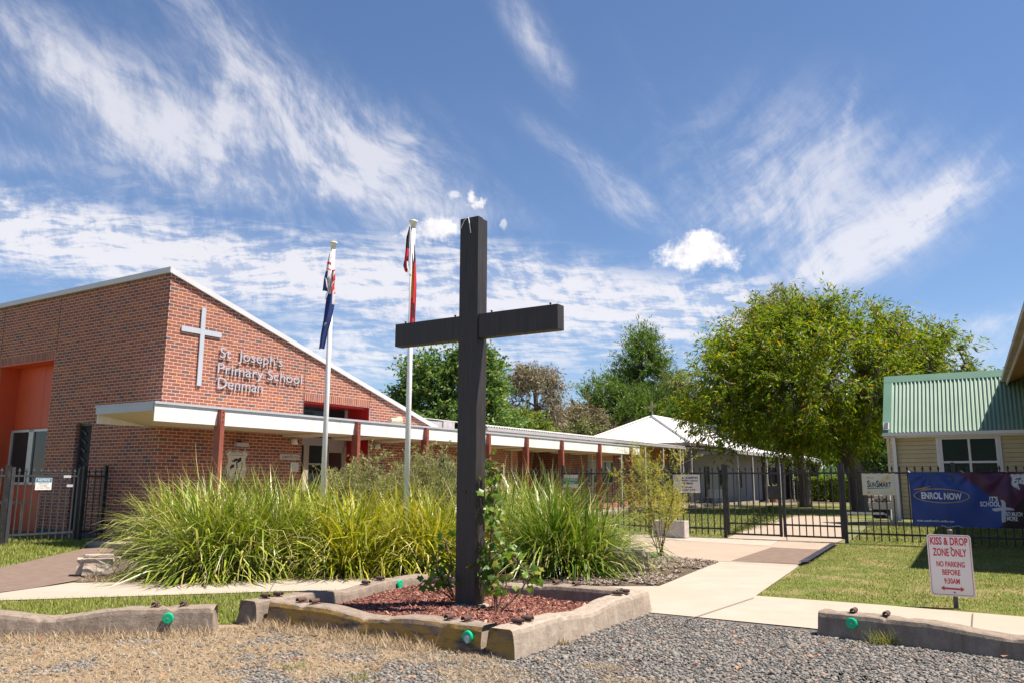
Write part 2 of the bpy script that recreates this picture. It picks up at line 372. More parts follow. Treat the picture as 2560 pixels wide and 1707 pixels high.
def thing(name, label, cat, loc=(0, 0, 0), rotz=0.0, group=None):
    o = bpy.data.objects.new(name, None); COL.objects.link(o); o.empty_display_size = .2
    o.location = tuple(loc); o.rotation_euler = (0, 0, rotz)
    return tag(o, label, cat, group)
_tc = {}
def text_geo(s, cap=1.0, width=None, bold=0.0, depth=0.0, sx=1.0, space=1.0):
    """vertices (x right, y up, z out) and faces of a line of lettering, cap height scaled to cap, left at 0, baseline at 0"""
    def mk(t):
        c = bpy.data.curves.new('t', 'FONT'); c.body = t; c.size = 1; c.resolution_u = 3; c.offset = bold; c.extrude = depth/2; c.space_character = space
        o = bpy.data.objects.new('t', c); COL.objects.link(o)
        dg = bpy.context.evaluated_depsgraph_get(); me = bpy.data.meshes.new_from_object(o.evaluated_get(dg))
        V = np.array([v.co[:] for v in me.vertices]); Fs = [tuple(p.vertices) for p in me.polygons]
        bpy.data.objects.remove(o); bpy.data.curves.remove(c); bpy.data.meshes.remove(me)
        return V, Fs
    if 'H' not in _tc:
        V, _ = mk('H'); _tc['H'] = V[:, 1].max()-V[:, 1].min()
    V, Fs = mk(s); k = cap/_tc['H']
    V = V.copy(); V[:, 0] -= V[:, 0].min()
    V[:, 1] *= k; V[:, 0] *= k*sx
    if width: V[:, 0] *= width/(V[:, 0].max())
    return V, Fs
def put_text(mb, s, org, right, up, cap, width=None, m=0, center=False, **kw):
    V, Fs = text_geo(s, cap, width, **kw)
    if center: V[:, 0] -= V[:, 0].max()/2
    o, r, u = np.array(org), np.array(right), np.array(up); n = np.cross(r, u)
    mb.add([tuple(o+r*a+u*b+n*c) for a, b, c in V], Fs, m)
# ------------------------------------------------------------------ site frame: x along the school's street wall, y along its short wall
RZ = math.pi/2-YAW
dR = np.array([math.sin(YAW), math.cos(YAW), 0]); dL = np.array([-math.cos(YAW), math.sin(YAW), 0])
C0 = np.array([-8.64, 19.7, 0.0])
def S(u, w, z=0.0): return C0+u*dR+w*dL+np.array([0, 0, z])
def toS(P): d = np.array(P)-C0; return d@dR, d@dL
def SW(px, py, off=0.0):
    """u, z where the ray meets the plane w = -off of the site frame"""
    d = ray(px, py); n = -dL; P0 = C0+off*n
    t = ((P0-[0, 0, EYE])@n)/(d@n); P = np.array([0, 0, EYE])+t*d
    return (P-C0)@dR, P[2]

# ---- ground
def flat(name, pts, z, m, kind='structure', loc=None, sub=0):
    me = MB(); me.face([(p[0], p[1], z) for p in pts]); o = me.build(name, m); tag(o, kind=kind); return o
EARTH = ground_mat('dry_earth', [(.3, (.16, .125, .08)), (.7, (.24, .19, .12))], 2.0, patch=(.10, .13, .04), pscale=.25)
LAWN = ground_mat('lawn_soil', [(.25, (.07, .10, .018)), (.55, (.12, .14, .026)), (.8, (.18, .165, .05))], 3.5, bscale=90, bump=.6, patch=(.27, .205, .10), pscale=1.1, plo=.48, phi=.66)
PATHC = ground_mat('pale_concrete_path', [(.15, (.27, .225, .18)), (.4, (.345, .295, .24)), (.65, (.385, .33, .27)), (.9, (.425, .37, .305))], 1.7, bump=.08, bscale=160, patch=(.35, .29, .23), pscale=.5)
PATHB = ground_mat('brown_paved_path', [(.3, (.145, .10, .078)), (.7, (.20, .145, .112))], 5.0, bump=.25, bscale=60)
PATHT = ground_mat('tan_concrete_path', [(.25, (.30, .235, .18)), (.7, (.345, .275, .215))], 1.5, bump=.08, bscale=160)
BEDSOIL = ground_mat('bark_bed_soil', [(.3, (.07, .05, .036)), (.7, (.15, .115, .09))], 14.0, bump=.9, bscale=50)
def gravel_mat():
    m, nt, b = base_mat('blue_metal_gravel_bed')
    t = nd(nt, 'ShaderNodeTexCoord').outputs['Object']
    v = nd(nt, 'ShaderNodeTexVoronoi', {'Vector': t, 'Scale': 42.0})
    c = ramp(nt, nd(nt, 'ShaderNodeSeparateColor', {0: v.outputs['Color']}).outputs[0], [(0, (.075, .07, .064)), (.45, (.13, .12, .11)), (.8, (.18, .165, .15)), (.93, (.21, .18, .15)), (1, (.27, .17, .12))])
    c = mixc(nt, nd(nt, 'ShaderNodeMapRange', {0: v.outputs['Distance'], 1: .35, 2: .75, 3: 0.0, 4: .8}).outputs[0], c, (.05, .048, .045))
    n = nd(nt, 'ShaderNodeTexNoise', {'Vector': t, 'Scale': 1.4, 'Detail': 7.0, 'Roughness': .62}).outputs[0]
    s = nd(nt, 'ShaderNodeSeparateXYZ', {0: t})
    bias = nd(nt, 'ShaderNodeMapRange', {0: mth(nt, 'SUBTRACT', s.outputs[0], mth(nt, 'MULTIPLY', mth(nt, 'SUBTRACT', s.outputs[1], 5.0), -.45)), 1: -1.1, 2: 1.2, 3: .20, 4: -.30}).outputs[0]
    f = nd(nt, 'ShaderNodeMapRange', {0: mth(nt, 'ADD', n, bias), 1: .47, 2: .56, 3: 0.0, 4: 1.0}).outputs[0]
    st = nd(nt, 'ShaderNodeTexNoise', {'Vector': nd(nt, 'ShaderNodeMapping', {'Vector': t, 'Scale': (9, 34, 1), 'Rotation': (0, 0, .5)}).outputs[0], 'Scale': 3.0, 'Detail': 6.0}).outputs[0]
    c = mixc(nt, f, c, ramp(nt, st, [(.3, (.20, .14, .085)), (.7, (.33, .245, .155))]))
    bp = nd(nt, 'ShaderNodeBump', {'Height': mth(nt, 'SUBTRACT', 1.0, v.outputs['Distance']), 'Strength': .9, 'Distance': .015})
    setb(nt, b, Base_Color=c, Roughness=.92, Specular_IOR_Level=.25, Normal=bp.outputs[0])
    return m
GRAVEL = gravel_mat()
flat('ground', [(-400, -60), (400, -60), (400, 500), (-400, 500)], 0.0, EARTH)
def poly_px(lst): return [tuple(G(a, b)[:2]) for a, b in lst]
near = [(-14, 2), (14, 2)]
flat('gravel_ground', [(-14, 2.0), (14, 2.0), (14, 1.2+0), (10.5, 3.4)]+poly_px([(2560, 1640), (2020, 1572), (1612, 1531)])+[(-.6, 10.9), (-2.9, 8.9)]+[(-14, 8.0)], .004, GRAVEL)
flat('left_lawn', [(-14, 7.8), (-2.8, 8.75)]+poly_px([(880, 1478), (700, 1481), (0, 1504)])+[(-16, 10.2)], .008, LAWN)
flat('right_lawn', poly_px([(1890, 1490), (2090, 1356), (2300, 1362)])+[tuple(S(9.1, -24)[:2]), tuple(S(-6, -22)[:2])]+poly_px([(2560, 1543), (2200, 1513)]), .008, LAWN)
flat('gate_lawn', [(-30, 12)]+poly_px([(0, 1421), (225, 1368)])+[tuple(S(-.3, .3)[:2]), tuple(S(-.1, 14)[:2])], .008, LAWN)
flat('school_lawn', [tuple(S(9.3, -2.3)[:2]), tuple(S(9.3, -10.95)[:2])]+poly_px([(1905, 1318), (1990, 1288), (1925, 1262)])+[tuple(S(44, -6)[:2]), tuple(S(30, -2.4)[:2])], .008, LAWN)
flat('far_lawn', poly_px([(2108, 1349), (2122, 1293)])+[tuple(S(20, -15.2)[:2]), tuple(S(60, -40)[:2]), tuple(S(95, -20)[:2]), tuple(S(46, -8)[:2])]+poly_px([(1925, 1262), (1985, 1287), (2108, 1292)]), .010, LAWN)
flat('cottage_lawn', [tuple(S(9.3, -14.1)[:2]), tuple(S(9.3, -20)[:2]), tuple(S(18.2, -20)[:2]), tuple(S(18.2, -13.6)[:2])], .011, LAWN)
flat('garden_bed', poly_px([(190, 1456), (850, 1444), (1480, 1466), (1640, 1466), (1800, 1406), (1500, 1372)])+[tuple(S(8.8, -2.3)[:2]), tuple(S(-1.6, -2.1)[:2]), tuple(S(-2.0, -.4)[:2])], .008, BEDSOIL)
flat('street_path', poly_px([(0, 1483), (180, 1458), (850, 1444), (1060, 1447), (1480, 1467), (1648, 1466), (1797, 1404)])+poly_px([(2003, 1411), (1890, 1490), (2200, 1513), (2560, 1543)])+[(9.5, 6.6), (9.0, 5.2)]+poly_px([(2560, 1636), (2020, 1571), (1612, 1531)])+[(-.5, 10.95)]+poly_px([(850, 1476), (700, 1479), (0, 1502)])+[(-9.5, 9.6), (-11.5, 10.6)], .012, PATHC)
flat('gate_path', poly_px([(1797, 1404), (1500, 1376), (1500, 1330), (1815, 1346), (1900, 1312), (1980, 1288), (2118, 1292), (2108, 1350), (2092, 1356), (2003, 1411)]), .016, PATHT)
flat('light_path_strip', poly_px([(1545, 1336), (1815, 1345), (1960, 1345), (1925, 1366), (1700, 1352)]), .020, PATHC)
flat('brown_path_pad', poly_px([(1828, 1403), (1930, 1369), (2056, 1375), (2003, 1412)]), .020, PATHB)
flat('brown_entry_path', poly_px([(0, 1420), (222, 1369), (300, 1362), (192, 1452), (80, 1472), (0, 1482)])+[(-14, 11.5), (-14, 13)], .016, PATHB)
flat('far_yard', [tuple(S(44.5, -8)[:2]), tuple(S(44.5, -20)[:2]), tuple(S(60, -40)[:2]), tuple(S(110, -40)[:2]), tuple(S(110, 5)[:2]), tuple(S(46, 0)[:2])], .006, BEDSOIL)
# saw-cut joints in the footpath
jm = mat('dark_joint', (.13, .11, .09), .9, .1)
j = MB()
for a, b in (((690, 1447), (672, 1480)), ((1690, 1556), (1885, 1492)), ((2432, 1532), (2426, 1618)), ((1545, 1336), (2105, 1355)), ((1795, 1405), (2004, 1412))):
    A, B = G(*a, .024), G(*b, .024); d = (B-A)/np.linalg.norm(B-A); n = np.array([-d[1], d[0], 0])*.007
    j.face([A-n, B-n, B+n, A+n])
tag(j.build('path_joints', jm), kind='structure')
dm = MB(); A, B = G(2007, 1411, .02), G(2087, 1361, .02); n = np.array([.09, .03, 0])
dm.face([A-n, A+n, B+n, B-n]); dm.face([A-n+[0, 0, .05], B-n+[0, 0, .05], B+n+[0, 0, .05], A+n+[0, 0, .05]])
for k in range(26):
    p = A+(B-A)*(k+.5)/26; dm.add([p-n+[0, -.02, .05], p+n+[0, -.02, .05], p+n+[0, .02, .06], p-n+[0, .02, .06]], [(0, 1, 2, 3)])
tag(dm.build('drain_grate', BLACK), 'black slotted drain grate along the edge of the path to the gate', 'drain')

# ---- main school building
school = thing('school_building', 'red brick school building with a steep single-pitch roof and white cross', 'building', C0, RZ)
T = .25
zr = lambda u: 6.62-.300*u
mb = MB()
def wall_r(poly): mb.prism(poly, lambda p, t: (p[0], T*t, p[1]))
def wall_l(poly): mb.prism(poly, lambda p, t: (T*t, p[0], p[1]))
wall_r([(0, 0), (4.68, 0), (4.68, zr(4.68)), (0, zr(0))])
wall_r([(4.68, 4.04), (7.54, 4.04), (7.54, zr(7.54)), (4.68, zr(4.68))])
wall_r([(7.54, 0), (11.28, 0), (11.28, 3.3), (10.95, 3.32), (7.54, zr(7.54))])
wall_r([(11.28, 2.46), (12.14, 2.46), (12.14, 3.3), (11.28, 3.3)])
wall_r([(12.14, 0), (16.8, 0), (16.8, 3.3), (12.14, 3.3)])
wall_l([(T, 0), (2.9, 0), (2.9, 6.62), (T, 6.62)])
wall_l([(2.9, 2.97), (3.66, 2.97), (3.66, 6.62), (2.9, 6.62)])
wall_l([(3.66, 0), (5.06, 0), (5.06, 6.62), (3.66, 6.62)])
wall_l([(5.06, 5.05), (8.06, 5.05), (8.06, 6.62), (5.06, 6.62)])
wall_l([(8.06, 0), (13, 0), (13, 6.62), (8.06, 6.62)])
mb.build('brick_wall', BRICK, school)
mb = MB(); mb.box(4.68, 7.54, 0.002, T, 3.80, 4.04); mb.build('soldier_course', SOLDIER, school)
mb = MB(); mb.box(0.002, T, 5.06, 8.06, 4.83, 5.05); mb.build('soldier_course', SOLDIER, school)
SEAL = mat('sealant', (.10, .06, .05), .8)
for q_ in ((-.006, 0, 5.0, 5.02, 5.06, 6.6), (-.006, 0, 8.07, 8.09, 5.06, 6.6), (4.66, 4.68, -.006, 0, 3.3, zr(4.68)-.02), (7.56, 7.575, -.006, 0, 4.05, zr(7.56)-.02)):
    mb = MB(); mb.box(*q_); mb.build('expansion_joint', SEAL, school)
mb = MB()   # roof sheet and its metal edge
mb.prism([(-.06, 6.66), (11.25, 6.66-.300*11.31), (11.25, 6.74-.300*11.31), (-.06, 6.74)], lambda p, t: (p[0], -.02+13*t, p[1]))
mb.build('roof', GREYMETAL, school)
mb = MB()
mb.prism([(-.08, 6.63), (11.3, 6.63-.300*11.38), (11.3, 6.77-.300*11.38), (-.08, 6.77)], lambda p, t: (p[0], -.07+.05*t, p[1]))
mb.box(-.085, -.06, -.07, 13, 6.63, 6.77); mb.build('roof_edge_flashing', mat('pale_flashing', (.58, .57, .58), .45, .04, 2.0), school)
mb = MB(); mb.box(11.0, 11.9, .3, 1.2, 3.2, 3.62); mb.box(11.9, 12.6, .25, 1.0, 3.2, 3.66); mb.build('duct_box', mat('duct_grey', (.42, .40, .41), .5), school)
# red recess on the short wall, with its window
mb = MB(); mb.box(.58, .62, 5.0, 8.1, 2.93, 4.84); mb.box(.58, .62, 5.0, 8.1, 0, 1.32); mb.box(.03, .58, 8.02, 8.058, 0, 4.83)
mb.box(.575, .58, 6.55, 6.565, 2.95, 4.8); mb.box(.2, .62, 5.0, 5.058, 0, 4.83); mb.box(.0, .62, 5.06, 8.02, 4.80, 4.83)
mb.build('red_panel', ORGRED, school)
win = MB()
for a, b in ((8.02, 7.94), (7.0, 6.74), (5.1, 5.06)): win.box(.50, .57, a, b, 1.32, 2.93)
win.box(.50, .57, 5.1, 8.02, 1.32, 1.39); win.box(.50, .57, 5.1, 8.02, 2.86, 2.93)
wf = win.build('window', ALU, school)
win = MB(); win.box(.54, .56, 7.0, 7.94, 1.39, 2.86); win.box(.54, .56, 5.1, 6.74, 1.39, 2.86); win.build('pane', GLASS, wf)
mb = MB(); mb.box(.62, .66, 5, 8.1, 0, 5); mb.build('inner_wall', DARK, school)
# dark side door
dr = MB(); dr.box(.16, .20, 2.95, 3.6, .25, 2.9); do = dr.build('door', mat('black_door', (.012, .012, .014), .6), school)
dr = MB()
for a, b in ((2.9, 2.95), (3.6, 3.66)): dr.box(.1, .2, a, b, .2, 2.95)
dr.box(.1, .2, 2.9, 3.66, 2.90, 2.96)
for k in range(11): dr.prism([(3.35, .3+k*.235), (3.58, .42+k*.235), (3.58, .47+k*.235), (3.35, .35+k*.235)], lambda p, t: (.13+.02*t, p[0], p[1]))
dr.build('door_frame', mat('dark_frame', (.06, .06, .065), .4), do)
mb = MB(); mb.box(.10, .13, 2.87, 3.69, 2.96, 3.02); mb.build('lintel', ALU, school)
mb = MB(); mb.box(-.02, 0, .0, 5.06, 0, .18); mb.build('plinth', mat('plinth_grey', (.10, .09, .09), .9), school)
# entrance recess
mb = MB(); mb.box(7.49, 7.54, .252, 1.0, 0, 3.79); mb.box(4.68, 7.49, .1, 1.0, 3.74, 3.79); mb.box(7.515, 7.538, .01, .25, 0, 3.79)
mb.build('red_reveal', REDPANEL, school)
mb = MB(); mb.box(7.54, 7.56, -.012, 0.0, 0, 3.79); mb.build('corner_bead', ALU, school)
gl = MB()
for a, b, zt in ((4.70, 4.78, 3.74), (5.62, 5.84, 2.55), (6.45, 6.62, 2.55), (7.38, 7.49, 3.74)): gl.box(a, b, .90, .98, 0, zt)
gl.box(4.7, 7.49, .90, .98, 2.55, 2.8); gl.box(4.78, 6.45, .90, .98, 0, .12); gl.box(5.84, 6.45, .90, .98, 1.95, 2.0)
gl.box(6.62, 6.7, .91, .97, 0, 2.55); gl.box(7.3, 7.38, .91, .97, 0, 2.55); gl.box(6.62, 7.38, .91, .97, 2.35, 2.55)
gf = gl.build('entrance_glazing', CREAMFRAME, school)
gl = MB(); gl.box(4.78, 5.62, .94, .95, .12, 2.55); gl.box(5.84, 6.45, .94, .95, .12, 2.55); gl.box(4.78, 7.38, .94, .95, 2.8, 3.74); gl.build('pane', GLASS, gf)
gl = MB(); gl.box(6.7, 7.3, .94, .95, .05, 2.35); gl.build('door_glass', glass_mat('brown_glass', (.05, .03, .025), .08), gf)
gl = MB(); gl.box(6.75, 7.1, .925, .935, .9, 1.75); gl.box(7.16, 7.26, .925, .935, 1.1, 1.7); gl.build('notice_frame', mat('dark_wood', (.05, .02, .015), .4), gf)
# rear side door with pale frame
d2 = MB(); d2.box(11.33, 12.09, .12, .16, .1, 2.28); d2o = d2.build('door', GLASS, school)
d2 = MB(); d2.box(11.28, 11.36, .02, .18, .1, 2.45); d2.box(12.06, 12.14, .02, .18, .1, 2.45); d2.box(11.36, 12.06, .02, .18, 2.28, 2.45); d2.build('door_frame', CREAMFRAME, d2o)

# ---- things fixed on the street wall
def on_wall(u, z, off=0.0): return S(u, -off, z)
cross = MB(); cross.box(.94, 1.07, -.05, -.02, 3.87, 5.91); cross.box(.38, .94, -.048, -.022, 5.20, 5.34); cross.box(1.07, 1.60, -.048, -.022, 5.20, 5.34)
o = cross.build('wall_cross', mat('brushed_silver', (.50, .51, .55), .4, .03, 2.0, metal=.2), None, loc=C0, rotz=RZ)
tag(o, 'tall silver cross fixed high on the sunlit brick wall', 'cross')
ln = thing('school_name_lettering', 'raised silver lettering naming the school on the brick wall', 'lettering', C0, RZ)
SLV = mat('silver_letters', (.46, .48, .53), .4, .03, 2.0, metal=.2)
for s_, u, z, w in (('St  Joseph\'s', 1.58, 4.68, 2.16), ('Primary School', 1.54, 4.26, 2.97), ('Denman', 1.57, 3.875, 1.49)):
    lt = MB(); put_text(lt, s_, (u, -.045, z), (1, 0, 0), (0, 0, 1), .275, w, depth=.03, bold=-.006); lt.build('lettering', SLV, ln)
SH = [(0, .45), (.08, .425), (.18, .405), (.27, .42), (.335, .47), (.5, .335), (.42, .23), (.385, .12), (.40, .0), (.44, -.12), (.455, -.24), (.42, -.38), (.34, -.48), (.2, -.56), (.07, -.63), (0, -.72)]
def shield_pts(k=1.0): h = [(x*k, (y+.06)*k-.06) for x, y in SH]; return h+[(-x, y) for x, y in h[::-1][1:-1]]
def crest(mb, org, r, u, w, out, dark=0, pale=1, step=.004):
    o, r, u, n = np.array(org), np.array(r), np.array(u), np.array(out)
    P = lambda x, y, k: tuple(o+r*x*w+u*y*w+n*k)
    for i, (k, m) in enumerate(((1.0, pale), (.955, dark), (.915, pale))):
        pts = shield_pts(k)
        mb.add([P(x, y, i*step) for x, y in pts]+[P(x, y, i*step-step*1.5) for x, y in pts], [tuple(range(len(pts)))[::-1]]+[(a, (a+1) % len(pts), len(pts)+(a+1) % len(pts), len(pts)+a) for a in range(len(pts))], m)
        if True: pass
    z = step*3
    def q(pts, m=dark): mb.face([P(x, y, z) for x, y in pts][::-1], m)
    q([(-.03, .04), (.02, .04), (.045, -.12), (.05, -.3), (.10, -.38), (.02, -.36), (.0, -.42), (-.04, -.36), (-.14, -.41), (-.03, -.3), (.0, -.14)])
    for x, y, a, b in ((-.13, .06, .09, .035), (-.02, .11, .10, .04), (.10, .09, .10, .05), (.14, .15, .06, .04), (.05, .03, .06, .02)):
        q([(x+a*math.cos(t)*(1+.25*math.sin(5*t)), y+b*math.sin(t)*(1+.3*math.cos(4*t))) for t in np.linspace(0, 6.283, 13)[:-1]])
    q([(-.27, -.14), (-.2, -.06), (-.14, -.06), (-.08, -.05), (-.1, -.1), (-.12, -.17), (-.19, -.17), (-.24, -.25)])
    q([(.20, -.0), (.235, .03), (.26, -.01), (.25, -.1), (.235, -.22), (.20, -.22), (.215, -.1)])
    for x0, x1, y0, y1 in ((-.26, .26, .335, .347), (-.26, .26, .255, .267), (-.36, -.3, .26, .272), (.3, .36, .26, .272), (-.2, .2, -.47, -.46), (-.14, .14, -.52, -.512)):
        q([(x0, y0-.02*0), (x1, y0), (x1, y1), (x0, y1)])
SIGNPALE = mat('cream_sign_face', (.66, .59, .47), .5, .04, 3.0); SIGNDARK = mat('dark_print', (.03, .025, .03), .5, .1)
mb = MB(); crest(mb, (2.36, -.012, 1.93), (1, 0, 0), (0, 0, 1), .78, (0, -1, 0))
tag(mb.build('crest_sign', [SIGNDARK, SIGNPALE], None, loc=C0, rotz=RZ), 'cream shield-shaped school crest on the shaded brick wall', 'crest sign')
def sign(name, label, cat, root, rot, face, y0, mats, lines, edge=None):
    pass
mb = MB(); mb.box(3.87, 4.6, -.02, -.004, 2.05, 2.21); ad = mb.build('administration_sign', mat('sign_cream2', (.72, .65, .53), .5), None, loc=C0, rotz=RZ)
tag(ad, 'small cream sign reading ADMINISTRATION on the brick wall', 'sign')
mb = MB(); put_text(mb, 'ADMINISTRATION', (3.92, -.024, 2.09), (1, 0, 0), (0, 0, 1), .075, .63, bold=.012); mb.build('lettering', SIGNDARK, ad)
mb = MB()
for a in ((3.885, 4.585, 2.188, 2.196), (3.885, 4.585, 2.062, 2.07), (3.885, 3.892, 2.07, 2.188), (4.578, 4.585, 2.07, 2.188)): mb.box(a[0], a[1], -.023, -.0205, a[2], a[3])
mb.build('border', SIGNDARK, ad)
mb = MB(); mb.box(4.27, 4.57, -.02, -.004, 1.72, 1.98); o = mb.build('notice_plate', mat('pale_notice', (.62, .62, .52), .5), None, loc=C0, rotz=RZ)
tag(o, 'pale square notice plate below the administration sign', 'notice')
mb = MB()
for k in range(5): mb.box(4.3, 4.54, -.023, -.0205, 1.76+.042*k, 1.765+.042*k)
mb.build('printed_lines', mat('grey_print', (.3, .3, .28), .6), o)
lt = thing('wall_light', 'grey box wall light above the shield crest', 'light', S(2.42, -.0, 2.42), RZ)
mb = MB(); mb.box(-.2, .2, -.16, -.03, -.05, .05); mb.build('lamp_housing', GREYMETAL, lt, bevel=.01)
mb = MB(); mb.box(-.06, .06, -.03, 0, -.02, .09); mb.build('bracket', BLACK, lt)
for i, (u, z, lab) in enumerate(((4.28, 2.62, 'white dome security camera left of the entrance'), (7.86, 2.62, 'white dome security camera right of the red entrance reveal'))):
    c = thing('security_camera', lab, 'camera', S(u, -.0, z), RZ, 'dome cameras under the awning')
    mb = MB(); mb.lathe([(.09, -.13), (.105, -.06), (.09, 0), (.06, .03)], 0, -.13, 14); mb.build('dome', WHITE, c, True)
    mb = MB(); mb.tube([(.03, -.17, -.05), (.05, -.23, -.05)], .045, 10); mb.build('lens', GLASS, c)
    mb = MB(); mb.box(-.04, .04, -.09, 0, -.03, .03); mb.build('bracket', WHITE, c)
ps = thing('horn_speaker', 'cream horn loudspeaker on the white awning roof', 'loudspeaker', S(7.95, -.75, 3.2), RZ)
mb = MB(); mb.tube([(-.25, 0, .17), (-.05, 0, .17), (.1, 0, .17), (.2, 0, .17)], [.09, .10, .12, .17], 14); mb.build('horn', mat('beige_plastic', (.55, .45, .30), .5), ps)
mb = MB(); mb.box(-.2, -.1, -.05, .05, 0, .1); mb.build('base', GREYMETAL, ps)
fs = MB(); fs.box(12.32, 12.52, -.02, -.004, 2.0, 2.42); o = fs.build('fire_sign', mat('sign_red', (.5, .03, .03), .4), None, loc=C0, rotz=RZ)
tag(o, 'small red fire extinguisher sign beside the pale door frame', 'sign')
fs = MB(); fs.prism([(12.38, 2.08), (12.45, 2.08), (12.45, 2.28), (12.43, 2.34), (12.40, 2.34), (12.38, 2.28)], lambda p, t: (p[0], -.021-.003*t, p[1])); fs.build('emblem', WHITE, o)

# ---- walkway awning in front of the street wall
aw = thing('walkway_awning', 'long white awning on red posts along the brick wall', 'awning', C0, RZ)
E_ = 25.5
mb = MB(); mb.box(-1.38, E_, -1.80, -1.77, 2.755, 3.135); mb.box(-1.34, -.02, .42, .45, 2.77, 3.13); mb.box(E_-.03, E_, -1.77, -.02, 2.76, 3.13); mb.build('fascia', WHITE, aw)
mb = MB(); mb.box(-1.40, E_+.02, -1.83, -.004, 3.137, 3.19); mb.box(-1.40, -.004, -.004, .47, 3.137, 3.19); mb.box(-1.40, -1.37, -1.76, .42, 2.98, 3.135); mb.build('roof', GREYMETAL, aw)
mb = MB(); mb.box(0, E_-.04, -1.765, -.005, 2.775, 2.80); mb.prism([(-1.365, 2.985), (0, 2.775), (0, 2.80), (-1.365, 3.01)], lambda p, t: (p[0], -1.765+2.18*t, p[1])); mb.build('soffit', SOFFIT, aw)
for k in range(11):
    mb = MB(); u = 3.9+1.95*k; mb.prism([(-1.76, 2.755), (-.02, 2.70), (-.02, 2.772), (-1.76, 2.772)], lambda p, t: (u+.9*t, p[0], p[1])); mb.build('soffit_panel', SOFFIT, aw)
for px in (552, 895, 1067, 1223, 1318, 1406, 1500, 1578):
    u = SW(px, 1080, 1.88)[0]
    mb = MB(); mb.prism([(-1.93, .02), (-1.70, .02), (-1.70, 2.75), (-1.806, 2.75), (-1.806, 3.12), (-1.93, 3.12)], lambda p, t: (u-.06+.115*t, p[0], p[1]))
    p = mb.build('post', REDPOST, aw)
    for z in (2.84, 2.96, 3.07): mb = MB(); mb.tube([(u, -1.93, z), (u, -1.945, z)], .014, 6); mb.build('bolt', RUST, p)
mb = MB(); mb.tube([(16.2, -.05, .1), (16.2, -.05, 2.7)], .04, 8); mb.build('downpipe', CREAMFRAME, school)
mb = MB(); mb.box(-1.6, 46, -2.05, -.003, 0, .12); tag(mb.build('verandah_slab', CONCLIGHT, None, loc=C0, rotz=RZ), kind='structure')

# ---- classroom wing beyond
wing = thing('classroom_wing', 'long low brick classroom wing with orange and yellow panels', 'building', C0, RZ)
wb = 0.9   # verandah depth: the classroom wall stands this far behind the posts
ux = [SW(p, 1112, -wb)[0] for p in (1408, 1469, 1535, 1589, 1629, 1638, 1697, 1738)]
mb = MB()
mb.box(16.55, 16.8, T, 3, 0, 3.3); mb.box(16.8, ux[0], 2.6, 2.8, 0, 3.3); mb.box(ux[0], ux[1], wb, wb+T, 0, 3.6); mb.box(ux[0], ux[0]+T, wb+T, 2.6, 0, 3.4)
mb.box(ux[1], ux[2], wb+.02, wb+T, 0, 1.30); mb.box(ux[2], ux[3], wb, wb+T, 0, 3.6); mb.box(ux[3], ux[4], wb+.02, wb+T, 0, 1.3); mb.box(ux[4], ux[5], wb, wb+T, 0, 3.6); mb.box(ux[5], ux[6], wb+.02, wb+T, 0, 1.3); mb.box(ux[6], ux[7], wb, wb+T, 0, 3.6)
mb.build('brick_wall', BRICK, wing)
OR = mat('orange_panel', (.62, .26, .025), .45, .06, 2.0); YE = mat('yellow_panel', (.62, .43, .014), .45, .05, 2.0)
def panel_(nm, a, b, z0, z1, mm):
    mb = MB(); mb.box(a, b, wb+.05, wb+.2, z0, z1)
    for k in range(int((b-a)/.3)): mb.box(a+.3*k+.29, a+.3*k+.3, wb+.045, wb+.05, z0, z1)
    mb.build(nm, mm, wing)
zo = [SW(1500, 1150, -wb)[1], SW(1600, 1156, -wb)[1], SW(1670, 1158, -wb)[1]]
panel_('orange_panel', ux[1], ux[2], zo[0], 3.6, OR); panel_('yellow_panel', ux[3], ux[4], zo[1], 3.6, YE); panel_('orange_panel', ux[5], ux[6], zo[2], 3.6, OR); panel_('yellow_panel', ux[3]+.68*(ux[4]-ux[3]), ux[4], .2, zo[1], YE)
def wing_window(a, b, z0, z1, cuts):
    f = MB(); xs = [a]+[a+(b-a)*c for c in cuts]+[b]
    for x in xs: f.box(x-.035, x+.035, wb+.04, wb+.12, z0, z1)
    f.box(a, b, wb+.042, wb+.118, z0, z0+.06); f.box(a, b, wb+.042, wb+.118, z1-.06, z1)
    fo = f.build('window', ALU, wing)
    g = MB(); g.box(a+.03, b-.03, wb+.09, wb+.10, z0+.06, z1-.06); g.build('pane', GLASS, fo)
    g = MB(); g.box(xs[1]+.04, xs[2]-.04, wb+.08, wb+.088, z0+.45, z1-.1); g.build('blind', mat('pale_blind', (.5, .47, .38), .8), fo)
wing_window(ux[1]+.03, ux[2]-.03, 1.31, zo[0], (.22, .5, .72)); wing_window(ux[3]+.03, ux[3]+.66*(ux[4]-ux[3]), 1.3, zo[1], (.3, .7)); wing_window(ux[5]+.03, ux[6]-.03, 1.3, zo[2], (.25, .5, .75))
mb = MB(); mb.box(ux[1], ux[6], wb+.22, wb+.26, 0, 3.45); mb.build('inner_wall', DARK, wing)
mb = MB(); mb.box(17.2, 17.9, 2.55, 2.6, .1, 2.5); mb.build('door', mat('dark_door', (.015, .014, .014), .6), wing)
